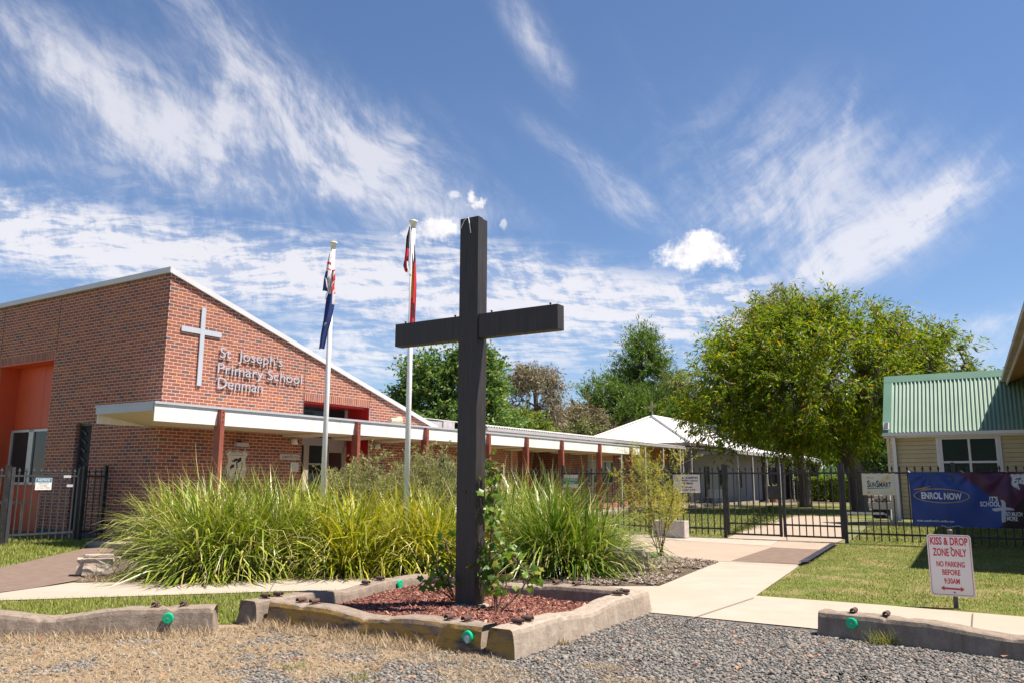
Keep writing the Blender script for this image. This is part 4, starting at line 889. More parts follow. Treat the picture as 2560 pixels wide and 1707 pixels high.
for k in range(len(o_)): k2 = (k+1) % len(o_); mb.face([(-.0062, *o_[k]), (-.0062, *o_[k2]), (-.0062, *i_[k2]), (-.0062, *i_[k])])
mb.build('border', RED, ks)
mb = MB(); xx = -.0064
for s_, z, c, w in (('KISS & DROP', .745, .082, .40), ('ZONE ONLY', .615, .082, .36), ('NO PARKING', .49, .058, .30), ('BEFORE', .395, .058, .19), ('9:30AM', .295, .058, .165)):
    mb = MB(); put_text(mb, s_, (xx, 0, z), RT, UP, c, w, bold=.030, center=True); mb.build('lettering', RED, ks)
mb = MB(); mb.face([(xx, .125, .237), (xx, .085, .267), (xx, .085, .248), (xx, -.085, .246), (xx, -.085, .265), (xx, -.125, .235), (xx, -.085, .205), (xx, -.085, .224), (xx, .085, .226), (xx, .085, .207)])
mb.build('arrow', RED, ks)
for z in (.71, .195): mb = MB(); mb.tube([(-.005, -.02, z), (-.014, -.02, z)], .009, 8); mb.build('bolt', BLACK, ks)

# ------------------------------------------------------------------ concrete kerb blocks
def block(label, loc, rotz, L=3.0, W=.30, hmax=.245, hmin=.195, paint=None, refl=(), lugs=(.13, .19, .81, .87), body=CONC):
    r = thing('concrete_barrier', label, 'concrete block', loc, rotz, 'concrete kerb blocks')
    rnd = random.Random(int(loc[0]*100)+int(loc[1]*37)); N_ = 150
    def hz(s):
        if s < .28: return hmax
        if s > .72: return hmax
        t = abs(s-.5)/.22; t = t*t*(3-2*t); return hmin+(hmax-hmin)*min(1, t)
    V = []; sec = [(0.0, 0), (.014, .4), (.028, .80), (.040, .95), (.062, 1.0), (W*.5, 1.0), (W-.062, 1.0), (W-.040, .95), (W-.028, .80), (W-.014, .4), (W, 0)]
    from mathutils import noise as mn
    chips_ = [(rnd.random(), rnd.choice((0, 1)), .012+.03*rnd.random(), .006+.02*rnd.random()) for _ in range(12)]
    for i in range(N_+1):
        s = i/N_; x = s*L; e = min(s, 1-s)
        for k, (y, f) in enumerate(sec):
            z = hz(s)*f; xx = x
            if e < 1e-6: xx = x+(1 if s < .5 else -1)*(.055*f); z -= (.012 if f > .9 else 0)
            q = Vector((x*6+loc[0]*3, y*9+loc[1], z*9)); d1 = mn.fractal(q, .8, 2.0, 5)*.0045; d2 = mn.fractal(q*.35+Vector((5, 5, 5)), .8, 2.0, 3)*.005
            if f > .9:
                for (cs, side, w_, dp_) in chips_:
                    if (side == 0) == (y < W/2) and abs(y-W/2) > W*.25 and abs(s-cs)*L < w_*2: z -= dp_*(1-abs(s-cs)*L/(w_*2))
            V.append((xx+d1*.6, y+d1+d2*.5*(1 if f > .3 else .3), z-.02*(f == 0)+(d1*.8+d2*.6)*(f > .3)))
    n = len(sec); F = []; mi = []
    for i in range(N_):
        for k in range(n-1):
            F.append((i*n+k, (i+1)*n+k, (i+1)*n+k+1, i*n+k+1)); mi.append(1 if paint == 'high' and k >= n-4 else 0)
    F.append(tuple(range(n))); mi.append(1 if paint == 'end' else 0); F.append(tuple(N_*n+k for k in range(n))[::-1]); mi.append(0)
    mb = MB(); mb.v = V; mb.f = F; mb.m = mi
    mb.build('body', [body, CONCPAINT], r, bevel=0.0)
    for s in lugs:
        mb = MB(); x = s*L; z = hz(s); P = []
        for k in range(9): a = rad(-30+k*30); P.append((.025*math.cos(a), .025+.025*math.sin(a)))
        P2 = [(p[0]*.6, .025+(p[1]-.025)*.6) for p in P]
        y0 = W/2-.055; y1 = W/2+.055
        for k in range(8):
            for A, B in ((P[k], P[k+1]), (P2[k+1], P2[k])): mb.face([(x+A[0], y0, z+A[1]), (x+B[0], y0, z+B[1]), (x+B[0], y1, z+B[1]), (x+A[0], y1, z+A[1])])
            for yv in (y0, y1): mb.face([(x+P[k][0], yv, z+P[k][1]), (x+P[k+1][0], yv, z+P[k+1][1]), (x+P2[k+1][0], yv, z+P2[k+1][1]), (x+P2[k][0], yv, z+P2[k][1])])
        mb.box(x-.05, x+.015, y0, y1, z-.005, z+.006); mb.build('lug', RUST, r)
    for (s, side, z, cols) in refl:
        x = s*L; y = -.004 if side == 'low' else W+.004; d = -1 if side == 'low' else 1; sl = .03*z/hmax*.9
        y += (sl if side == 'low' else -sl)
        mb = MB(); mb.tube([(x, y, z), (x, y+d*.02, z-.002), (x, y+d*.028, z-.002)], [.052, .052, .044], 22); ro = mb.build('reflector', GREENREF, r)
        if cols == 'grey':
            mb = MB(); mb.tube([(x-.004, y+d*.0285, z-.012), (x-.004, y+d*.0335, z-.012)], [.027, .025], 16); mb.tube([(x-.008, y+d*.0285, z-.033), (x-.008, y+d*.032, z-.033)], .02, 12); mb.build('lens', GREYREF, ro)
        else:
            mb = MB(); mb.tube([(x, y+d*.0285, z), (x, y+d*.032, z)], .006, 8); mb.build('screw', ALU, ro)
    return r
P0 = np.array([.03, 7.07, 0.0])
def PLc(x, y, z=0): return P0+x*dR+y*dL+np.array([0, 0, z])
a90 = RZ+math.pi/2
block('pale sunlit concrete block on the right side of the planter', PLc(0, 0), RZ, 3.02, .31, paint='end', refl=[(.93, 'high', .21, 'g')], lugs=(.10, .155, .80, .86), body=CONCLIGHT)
block('long concrete block with worn yellow paint facing the gravel', PLc(.31, .335), a90, 2.72, .31, paint='high', refl=[(.055, 'high', .15, 'grey')], lugs=(.10, .17, .80, .87))
block('concrete block on the left side of the planter with cross shadow', PLc(-.1, 3.08), RZ, 2.95, .31, lugs=(.085, .145, .62, .71), refl=[(.78, 'low', .19, 'g')])
block('shaded concrete block closing the back of the planter', PLc(3.06, .34), a90, 2.70, .31, lugs=(.22, .32, .8, .86))
rd = math.atan2(-.63, .78)
o = block('concrete block at right beside the footpath with green disc', (2.98, 8.20, 0), rd, 3.3, .31, .235, .18, refl=[(.105, 'low', .16, 'g')], lugs=(.10, .19, .8, .88))
lb = G(548, 1570); ang = math.atan2(-.17, -.985)
block('concrete block at left in dry straw with green disc', (lb[0], lb[1], 0), ang, 3.0, .30, .25, .18, refl=[(.145, 'high', .16, 'g')], lugs=(.11, .20, .8, .88))

# ------------------------------------------------------------------ timber cross in the planter
tx = thing('timber_cross', 'tall charcoal painted timber cross standing in the mulch planter', 'cross', PLc(1.49, 1.44, 0), RZ)
# local: viewer-facing front is -x, viewer's right is -y
mb = MB(); mb.box(0, .095, 0, .265, .02, 4.58); mb.box(.099, .20, .004, .261, .02, 4.57); mb.build('post', TIMBER, tx, bevel=.005)
mb = MB(); mb.box(.012, .155, -1.055, -.002, 3.115, 3.395); mb.box(.012, .155, .267, 1.245, 3.115, 3.395); mb.build('arm', TIMBER, tx, bevel=.006)
for y in (1.13, .37, -.15, -.93): mb = MB(); mb.tube([(.07, y, 3.39), (.07, y, 3.415), (.07, y, 3.4151), (.07, y, 3.428)], [.008, .008, .014, .014], 6); mb.build('bolt', RUST, tx)
mb = MB(); mb.tube([(.004, .15, 1.36), (-.01, .15, 1.36)], .022, 8); mb.build('bolt', RUST, tx)
mb = MB(); mb.tube([(.08, 1.245, 3.25), (.08, 1.26, 3.25)], .012, 6); mb.build('bolt', RUST, tx)
mb = MB(); mb.tube([(.02, .16, 4.585), (-.01, .14, 4.58), (-.012, .12, 4.50), (-.01, .10, 4.38)], .006, 5); mb.tube([(-.004, .16, 4.58), (-.008, .2, 4.55), (-.006, .25, 4.46)], .005, 5); mb.build('tied_string', ROPE, tx)
mb = MB(); mb.lathe([(.22, .06), (.24, .125), (.17, .15)], .08, .1, 14); mb.build('footing', CONCLIGHT, tx)
mulch = ground_mat('red_mulch_bed', [(.3, (.10, .03, .022)), (.6, (.19, .06, .045)), (.8, (.26, .11, .085))], 18.0, bump=1.0, bscale=45)
n_ = 28; V = []; rs = np.random.RandomState(4)
for i in range(n_+1):
    for k in range(n_+1):
        x, y = .28+2.5*i/n_, .30+2.8*k/n_
        V.append(PLc(x, y, .085+.04*math.sin(x*1.9+.3)*math.sin(y*1.7)+.03*math.exp(-((x-1.5)**2+(y-1.5)**2)*1.2)+rs.rand()*.014))
a = (np.arange(n_)[:, None]*(n_+1)+np.arange(n_)).ravel(); F = np.stack([a, a+n_+1, a+n_+2, a+1], 1)
tag(np_obj('mulch_bed', np.array(V), F, mulch, smooth=True), kind='structure')

# ------------------------------------------------------------------ flagpoles and flags
def pole(x, y, h, label):
    t = thing('flagpole', label, 'flagpole', (x, y, 0), 0, 'white flagpoles')
    mb = MB(); mb.tube([(0, 0, 0), (0, 0, h*.5), (0, 0, h-.1)], [.056, .052, .044], 14); mb.build('pole', WHITEPOLE, t, True)
    mb = MB(); mb.lathe([(.05, h-.14), (.05, h-.05), (.082, h-.02), (.088, h+.01), (.05, h+.025)], 0, 0, 18); mb.build('cap', POLECAP, t, True)
    return t
p1 = pole(-3.94, 17.0, 6.62, 'shorter looking white flagpole carrying the dark blue flag')
p2 = pole(-2.0, 15.5, 6.62, 'white flagpole nearer the timber cross with the red and black flag')
FB, FR_, FW, FK, FY = [mat(n, c, .75, .06, 3.0) for n, c in (('flag_blue', (.035, .06, .21)), ('flag_red', (.56, .035, .045)), ('flag_white', (.70, .68, .68)), ('flag_black', (.025, .022, .03)), ('flag_yellow', (.62, .36, .02)))]
for fm in (FB, FR_, FW, FK, FY):   # thin cloth lets some light through
    nt = fm.node_tree; b = nt.nodes['Principled BSDF']; lk = b.inputs['Base Color'].links[0].from_socket
    tr = nd(nt, 'ShaderNodeBsdfTranslucent', {'Color': lk}); mx = nd(nt, 'ShaderNodeMixShader', {0: .3, 1: b.outputs[0], 2: tr.outputs[0]}); nt.links.new(mx.outputs[0], nt.nodes['Material Output'].inputs[0])
def cloth(mb, left, right, zx, fold, pick, nv=46, nu=16, back=0.0):
    """hanging cloth between two (x,z) edge curves in zoom pixels; zx maps to metres; pick(t,s)->material"""
    def interp(c, t):
        zs = [p[1] for p in c]; d = [0]
        for a, b in zip(c[:-1], c[1:]): d.append(d[-1]+math.hypot(b[0]-a[0], b[1]-a[1]))
        q = t*d[-1]; return np.interp(q, d, [p[0] for p in c]), np.interp(q, d, zs)
    base = len(mb.v)
    for i in range(nv+1):
        t = i/nv; l, r = interp(left, t), interp(right, t)
        for k in range(nu+1):
            s = k/nu; px, pz = l[0]+(r[0]-l[0])*s, l[1]+(r[1]-l[1])*s
            x, z = zx(px, pz); y = back-fold*(math.sin(s*math.pi*3.1+t*3.0+.6)*.7+math.sin(s*9+t*7)*.3)-.05*math.sin(s*math.pi)
            mb.v.append((x, y, z))
    for i in range(nv):
        for k in range(nu):
            a = base+i*(nu+1)+k; mb.f.append((a, a+1, a+nu+2, a+nu+1)); mb.m.append(pick((i+.5)/nv, (k+.5)/nu))
k1 = 17.0/2000/4.6125
def z1(px, pz): P = D(760+px/4.6125, 560+pz/4.6125, 17.0); return P[0]+3.94, P[2]
mb = MB()
def pk1(t, s):
    if t < .30:
        a = (t*9+s*2.2) % 1
        return 1 if a < .28 and s > .45 else (2 if a < .5 or (s < .3 and t > .1) else (0 if s < .6 else 1))
    if .30 <= t < .44 and s > .72: return 2
    return 2 if (abs(t-.69) < .018 and abs(s-.42) < .09) or (abs(t-.69) < .008 and abs(s-.42) < .17) or (abs(t-.405) < .02 and s > .86) else 0
cloth(mb, [(335, 545), (312, 700), (292, 800), (266, 900), (236, 1100), (202, 1280), (180, 1446)], [(362, 538), (366, 650), (352, 720), (364, 800), (360, 920), (346, 1000), (322, 1130), (290, 1240), (246, 1446)], z1, .05, pk1, back=-.07)
def pk1b(t, s): return (2 if t < .28 else (1 if .28 < t < .33 or (.42 < t < .47 and s > .3) else 2)) if t < .5 else (2 if s > .55 and t < .9 else 0)
cloth(mb, [(312, 335), (285, 430), (264, 540), (236, 650), (221, 780)], [(320, 330), (318, 500), (312, 650), (302, 800)], z1, .03, pk1b, 30, 10, back=-.06)
fo = mb.build('australian_flag', [FB, FR_, FW], None, True, loc=(-3.94, 17.0, 0)); tag(fo, 'dark blue flag with white star hanging limp on its pole', 'flag')
mb = MB(); mb.tube([(z1(300, 780)[0], -.12, z1(300, 780)[1]), (z1(272, 830)[0], -.13, z1(272, 830)[1]), (z1(266, 890)[0], -.12, z1(266, 890)[1])], .012, 6)
mb.tube([(z1(266, 640)[0], -.12, z1(266, 640)[1]), (z1(280, 740)[0], -.13, z1(280, 740)[1]), (z1(300, 790)[0], -.12, z1(300, 790)[1])], .012, 6); mb.build('halyard', ROPE, fo)
def z2(px, pz): P = D(760+px/4.6125, 560+pz/4.6125, 15.5); return P[0]+2.0, P[2]
mb = MB()
def pk2(t, s):
    if t < .22: return 1 if s > .15 or t < .2 else 0
    if .24 < t < .62 and s < .42: return 2
    if .70 < t < .86 and abs(s-.62) < .12: return 1  # dark fold of the red cloth painted in as black
    return 0
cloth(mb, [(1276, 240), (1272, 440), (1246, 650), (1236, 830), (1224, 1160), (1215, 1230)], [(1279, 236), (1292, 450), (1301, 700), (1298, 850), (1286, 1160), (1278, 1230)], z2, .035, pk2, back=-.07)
def pk2b(t, s): return 1 if t < .46 or (t > .74 and s < .3 and t < .84) else (2 if t > .8 and s < .25 and t < .86 else 0)
cloth(mb, [(1222, 45), (1186, 170), (1174, 330), (1160, 430), (1147, 490), (1166, 555), (1192, 574)], [(1226, 45), (1220, 200), (1216, 300), (1212, 430), (1206, 470), (1200, 540), (1197, 574)], z2, .03, pk2b, 34, 10, back=-.05)
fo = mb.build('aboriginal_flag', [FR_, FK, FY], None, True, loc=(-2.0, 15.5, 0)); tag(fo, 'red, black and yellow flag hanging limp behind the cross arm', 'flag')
mb = MB(); mb.tube([(z2(1198, 455)[0], -.12, z2(1198, 455)[1]), (z2(1203, 530)[0], -.14, z2(1203, 530)[1]), (z2(1240, 622)[0], -.12, z2(1240, 622)[1])], .014, 6); mb.build('halyard', ROPE, fo)
# ------------------------------------------------------------------ vegetation
def rot_frames(dirs, rs, roll=None):
    d = dirs/np.linalg.norm(dirs, axis=1, keepdims=True)
    a = np.where(np.abs(d[:, 2:3]) < .95, np.array([[0, 0, 1.0]]), np.array([[1.0, 0, 0]]))
    x = np.cross(d, a); x /= np.linalg.norm(x, axis=1, keepdims=True); y = np.cross(d, x)
    t = rs.rand(len(d), 1)*2*np.pi if roll is None else roll
    return d, x*np.cos(t)+y*np.sin(t)
def leaves(P, dirs, L, Wd, rs, curl=.25):
    """pointed leaf, two quads each folded along nothing: 6 verts"""
    n = len(P); d, s = rot_frames(dirs, rs); nn = np.cross(d, s)
    L = L.reshape(-1, 1); Wd = Wd.reshape(-1, 1)
    a = P; b = P+d*L*.4+s*Wd*.5+nn*L*curl*.15; c = P+d*L*.4-s*Wd*.5+nn*L*curl*.15; e = P+d*L-nn*L*curl*.35
    V = np.stack([a, c, e, b], 1).reshape(-1, 3); i = np.arange(n)*4
    return V, np.stack([i, i+1, i+2, i+3], 1)
def skeleton(trunk, pts, rs, wander=.12):
    """join crown points to a growing tree; returns nodes, parents"""
    nodes = [np.array(p, float) for p in trunk]; par = [-1]+list(range(len(trunk)-1)); lv = [0.0]*len(trunk)
    nt_ = len(trunk); top = nodes[-1]
    order = np.argsort(np.linalg.norm(pts-top, axis=1)+rs.rand(len(pts))*.3)
    NA = np.zeros((len(pts)*4+nt_+8, 3)); NA[:nt_] = trunk; cnt = nt_; depth = np.zeros(len(NA)); ends = []
    start = max(0, nt_-3)
    for k in order:
        p = pts[k]; d = np.linalg.norm(NA[start:cnt]-p, axis=1)+depth[start:cnt]*.12
        up = np.maximum(0, NA[start:cnt, 2]-p[2])*.35
        j = int(np.argmin(d+up))+start; q = NA[j]; L = np.linalg.norm(p-q); m = 3 if L > 1.0 else (2 if L > .4 else 1); last = j
        for t in range(1, m+1):
            f = t/m; r = q+(p-q)*f; r = r+rs.randn(3)*wander*L*(0 if t == m else .5)+np.array([0, 0, .10*L*math.sin(math.pi*f)])
            NA[cnt] = r; depth[cnt] = depth[last]+L/m; par.append(last); last = cnt; cnt += 1
        ends.append(last)
    return NA[:cnt], np.array(par), np.array(ends)
def branches(mb, NA, par, ends, r0, rtip=.012, n=6, rmin=.0, expo=.5):
    cnt = np.zeros(len(NA)); cnt[ends] = 1
    for i in range(len(NA)-1, 0, -1): cnt[par[i]] += cnt[i]
    R = rtip+(r0-rtip)*(cnt/cnt[0])**expo
    for i in range(1, len(NA)):
        j = par[i]
        if R[i] < rmin: continue
        mb.tube([NA[j], NA[i]], [R[j] if par[j] == -1 or R[j] < R[i]*1.35 else R[i]*1.25, R[i]], n if R[i] > .05 else 4, cap=False)
    return R
def fill(ells, n, rs, shell=.55, gap=.0, gscale=.5):
    out = []
    vol = np.array([e[3]*e[4]*e[5] for e in ells]); vol = vol/vol.sum()
    ph = rs.rand(6)*10
    while len(out) < n:
        e = ells[rs.choice(len(ells), p=vol)]
        d = rs.randn(3); d /= np.linalg.norm(d); r = (shell+(1-shell)*rs.rand())**.8 if rs.rand() < .75 else rs.rand()**.5
        p = np.array(e[:3])+d*r*np.array(e[3:6])*(1+.16*math.sin(d[0]*5+ph[0])*math.sin(d[2]*6+ph[1])+.10*math.sin(d[1]*9+ph[2]+d[0]*7))
        if gap and (math.sin(p[0]*gscale*3+ph[3])+math.sin(p[1]*gscale*3.1+ph[4])+math.sin(p[2]*gscale*4.3+ph[5])) < -3+gap*3: continue
        out.append(p)
    return np.array(out)
def tree(name, label, base, trunk, ells, ncl, nleaf, leafL, leafW, LM, BM, seed, r0=.25, spread=.5, droop=.4, outw=.6, group=None, gap=.2, cat='tree', rtip=.012, rmin=0, lenvar=.5, expo=.5, up=0.0, zmin=None):
    rs = np.random.RandomState(seed); base = np.array(base, float)
    t = thing(name, label, cat, base, 0, group)
    pts = fill(ells, ncl, rs, gap=gap)
    if zmin is not None: pts[:, 2] = np.maximum(pts[:, 2], zmin+rs.rand(len(pts))*.4)
    NA, par, ends = skeleton(trunk, pts, rs)
    mb = MB(); branches(mb, NA, par, ends, r0, rtip, rmin=rmin, expo=expo); mb.build('trunk', BM, t, True)
    cen = np.mean([e[:3] for e in ells], 0)
    # clumps: a few short twigs per crown point, leaves along them
    k = len(pts); P = np.repeat(pts, nleaf, 0); out = P-cen; out /= np.linalg.norm(out, axis=1, keepdims=True)+1e-6
    nt = 5; tw = rs.randn(k, nt, 3); tw /= np.linalg.norm(tw, axis=2, keepdims=True)
    tw = tw+(out.reshape(k, nleaf, 3)[:, :1])*outw; tw[:, :, 2] -= droop*.35; tw[:, :, 2] += up
    ti = rs.randint(0, nt, (k, nleaf)); TW = np.take_along_axis(tw, ti[:, :, None].repeat(3, 2), 1).reshape(-1, 3)
    f = rs.rand(len(P), 1)**.7
    pos = P+TW*f*spread*(.7+.6*rs.rand(len(P), 1))+rs.randn(len(P), 3)*spread*.10
    pos[:, 2] -= (f[:, 0]**2)*spread*droop*.6
    d = TW*.6+rs.randn(len(P), 3)*.8; d[:, 2] += up*1.5-droop
    L = leafL*(1-lenvar/2+lenvar*rs.rand(len(P))); Wd = leafW*(.75+.5*rs.rand(len(P)))
    V, F = leaves(pos, d, L, Wd, rs)
    np_obj('crown', V, F, LM, t)
    return t
BARKG = mat('grey_brown_bark', (.13, .10, .085), .9, .3, 6.0, bump=.6, bscale=20, stretch=(3, 3, .5))
BARKD = mat('dark_bark', (.06, .046, .038), .9, .3, 6.0, bump=.6, bscale=20, stretch=(3, 3, .5))
BARKP = mat('pinkish_bark', (.22, .15, .125), .85, .25, 4.0)
LM_BIG = leaf_mat('pinnate_leaves', [(0, (.07, .125, .006)), (.35, (.115, .19, .008)), (.65, (.17, .245, .010)), (.85, (.27, .29, .012)), (.95, (.38, .30, .015)), (1, (.42, .23, .03))], .52)
LM_DENSE = leaf_mat('glossy_dark_leaves', [(0, (.05, .11, .025)), (.5, (.105, .19, .04)), (.85, (.165, .26, .055)), (.96, (.27, .33, .1)), (1, (.40, .26, .15))], .42, rough=.5, spec=.3)
LM_GUM = leaf_mat('grey_gum_leaves', [(0, (.14, .14, .085)), (.5, (.24, .205, .14)), (.9, (.34, .26, .19)), (1, (.40, .27, .2))], .3)
LM_PINE = leaf_mat('pine_needles', [(0, (.055, .115, .022)), (.5, (.115, .20, .036)), (.9, (.19, .27, .045)), (1, (.26, .3, .07))], .25)
LM_OLIVE = leaf_mat('olive_leaves', [(0, (.09, .12, .04)), (.5, (.17, .19, .06)), (1, (.27, .26, .11))], .3)
LM_PALE = leaf_mat('pale_gum_leaves', [(0, (.14, .16, .05)), (.5, (.23, .24, .09)), (1, (.35, .33, .16))], .35)
LM_LIME = leaf_mat('bright_small_leaves', [(0, (.10, .16, .02)), (.5, (.18, .25, .03)), (1, (.27, .3, .055))], .35)
def el(px, py, Y, rx, rz, base, ry=None):
    """ellipsoid given its centre in the view at depth Y and radii in pixels"""
    c = D(px, py, Y)-base; k = Y/FPX
    return (c[0], c[1], c[2], rx*k, (ry if ry else rx)*k*.9, rz*k)
# foreground shade tree
b = np.array([17.3, 40.5, 0.0])
def rel(px, py, Y): return D(px, py, Y)-b
tk = [(0, 0, -.1), (-.02, 0, .8), (-.1, 0, 1.7), rel(2118, 1130, 40.5)]
tree('shade_tree', 'big feathery green tree with spreading crown behind the gates', b, tk,
     [el(2050, 945, 40, 290, 150, b), el(1840, 980, 39, 140, 125, b), el(2260, 935, 40, 150, 130, b), el(2110, 832, 40, 175, 82, b), el(1920, 865, 40, 150, 95, b), el(2010, 815, 40, 140, 70, b), el(2270, 850, 40, 120, 70, b), el(1960, 1045, 39.5, 190, 65, b), el(2200, 1045, 39.5, 140, 60, b), el(1760, 1040, 39, 55, 75, b), el(2370, 850, 40, 60, 40, b)],
     900, 92, .28, .066, LM_BIG, BARKG, 11, r0=.42, spread=.75, droop=.45, outw=.75, gap=.14, rtip=.010, expo=.42, zmin=2.9)
# second trunk of the same planting
b2 = np.array([16.9, 47.0, 0.0]); r2 = lambda px, py, Y: D(px, py, Y)-b2
tree('shade_tree', 'feathery green tree with twisting trunk left of the big shade tree', b2, [(0, 0, -.1), (.1, 0, 1.5), r2(1992, 1130, 47), r2(1990, 1080, 47)],
     [el(1930, 1000, 47, 150, 90, b2), el(2060, 1020, 47, 150, 80, b2)], 170, 100, .26, .055, LM_BIG, BARKG, 12, r0=.34, spread=.9, droop=.5, gap=.2, zmin=2.6)
# dense round tree behind the brick gable
def bg_tree(name, label, px, Y, ells, seed, LM, BM, ncl, nl, lL, lW, trunk_px=None, **kw):
    B = D(px, 1199, Y); B[2] = 0
    E = [el(e[0], e[1], Y+(e[4] if len(e) > 4 else 0), e[2], e[3], B) for e in ells]
    top = trunk_px or [(px, 1060), (px, 1000)]
    tk = [(0, 0, -.2)]+[tuple(D(a, c, Y)-B) for a, c in top]
    return tree(name, label, B, tk, E, ncl, nl, lL, lW, LM, BM, seed, **kw)
bg_tree('leafy_tree', 'dense dark green round tree behind the brick gable', 1130, 44, [(1170, 970, 85, 95), (1060, 985, 62, 95), (1060, 930, 40, 40), (1210, 1010, 60, 70), (1010, 1030, 45, 60), (1165, 920, 50, 38), (1130, 1060, 140, 50), (1255, 1065, 40, 45)], 21, LM_DENSE, BARKD, 620, 90, .20, .12, spread=.55, droop=.15, outw=.9, gap=0, r0=.3)
bg_tree('gum_tree', 'sparse grey-pink gum tree with open branches and dark trunk', 1345, 60, [(1335, 950, 58, 32), (1310, 935, 38, 26), (1375, 960, 30, 35), (1300, 1030, 38, 35), (1375, 1030, 36, 42), (1340, 1060, 50, 30)], 22, LM_GUM, BARKP, 230, 44, .34, .075, [(1343, 1060), (1341, 1020), (1338, 985)], r0=.24, spread=.9, droop=.8, outw=.4, gap=.35, rtip=.022, expo=.55)
bg_tree('small_tree', 'small bright green tree low beside the long roof', 1320, 52, [(1320, 1060, 36, 36), (1290, 1075, 26, 24), (1350, 1080, 30, 20)], 23, LM_LIME, BARKD, 120, 70, .22, .09, spread=.5, gap=.05, r0=.12, outw=.7)
bg_tree('scrub_tree', 'grey-green scrubby tree rising over the middle of the long roof', 1430, 66, [(1400, 1055, 38, 42), (1450, 1050, 45, 45), (1490, 1065, 36, 34), (1520, 1085, 40, 25)], 24, LM_GUM, BARKD, 230, 60, .26, .07, spread=.8, gap=.25, r0=.16, outw=.5)
bg_tree('scrub_tree', 'olive scrubby tree left of the chapel roof', 1475, 63, [(1430, 1085, 50, 26), (1500, 1090, 50, 22), (1470, 1070, 30, 24)], 25, LM_OLIVE, BARKD, 150, 60, .22, .08, spread=.6, gap=.1, r0=.14)
bg_tree('pine_tree', 'tall dark pine with rounded top behind the chapel', 1600, 72, [(1603, 868, 34, 36), (1603, 915, 52, 40), (1572, 955, 40, 32), (1638, 945, 38, 45), (1600, 985, 62, 36)], 26, LM_PINE, BARKD, 230, 80, .38, .075, [(1602, 1060), (1601, 1000), (1601, 930), (1602, 880)], r0=.34, spread=.85, droop=.0, up=.25, gap=.35, outw=.9)
bg_tree('pine_tree', 'broad yellow-green pine with upswept sprays below the tall pine', 1560, 68, [(1520, 1000, 48, 42), (1500, 1035, 40, 40), (1600, 1030, 70, 36), (1560, 1050, 75, 36), (1660, 1020, 55, 45), (1690, 1060, 45, 40)], 27, LM_PINE, BARKD, 300, 80, .40, .07, spread=.8, droop=.0, up=.4, gap=.1, r0=.25, outw=.8)
bg_tree('olive_tree', 'pale olive tree between the pine and the big shade tree', 1715, 68, [(1690, 985, 40, 55), (1730, 1010, 42, 55), (1700, 1050, 50, 40), (1745, 1060, 40, 35)], 28, LM_OLIVE, BARKD, 190, 60, .30, .06, spread=.8, droop=.4, gap=.25, r0=.22)
bg_tree('gum_tree', 'pale tall gum showing above the big shade tree', 1950, 66, [(1955, 765, 58, 46), (1895, 795, 48, 50), (2000, 785, 45, 46), (1930, 850, 100, 60), (1870, 880, 70, 50)], 29, LM_PALE, BARKP, 330, 70, .42, .07, [(1945, 1000), (1945, 900), (1950, 820)], r0=.4, spread=1.0, droop=.9, gap=.1, outw=.5)
for i, (px, Y, ells, lab) in enumerate(((1880, 84, [(1880, 1110, 70, 50), (1850, 1080, 45, 40)], 'dark tree in shade behind the verandah posts'), (2010, 88, [(2010, 1090, 90, 60), (1960, 1130, 60, 40)], 'dark tree in shade behind the centre of the gates'), (2150, 82, [(2150, 1100, 85, 62), (2200, 1140, 50, 40)], 'dark tree in shade behind the right gate post'), (2250, 74, [(2240, 1110, 60, 60), (2215, 1150, 40, 40)], 'dark tree in shade beside the cottage corner'))):
    bg_tree('leafy_tree', lab, px, Y, ells, 40+i, LM_DENSE, BARKD, 210, 60, .36, .16, [(px, 1180), (px, 1140)], spread=1.2, gap=0, r0=.3, group='shaded trees beyond the far lawn')
# far tree line closing the horizon
rs = np.random.RandomState(77); V = []; Fs = []
pts = np.stack([rs.uniform(-170, 190, 5200), rs.uniform(150, 185, 5200), rs.rand(5200)], 1); pts[:, 2] = pts[:, 2]**.8*(3.2+1.4*np.sin(pts[:, 0]*.13)+.9*np.sin(pts[:, 0]*.37+1))
V, F = leaves(pts, rs.randn(5200, 3), np.full(5200, 2.2), np.full(5200, 1.6), rs)
tag(np_obj('distant_woodland', V, F, LM_DENSE), kind='stuff')

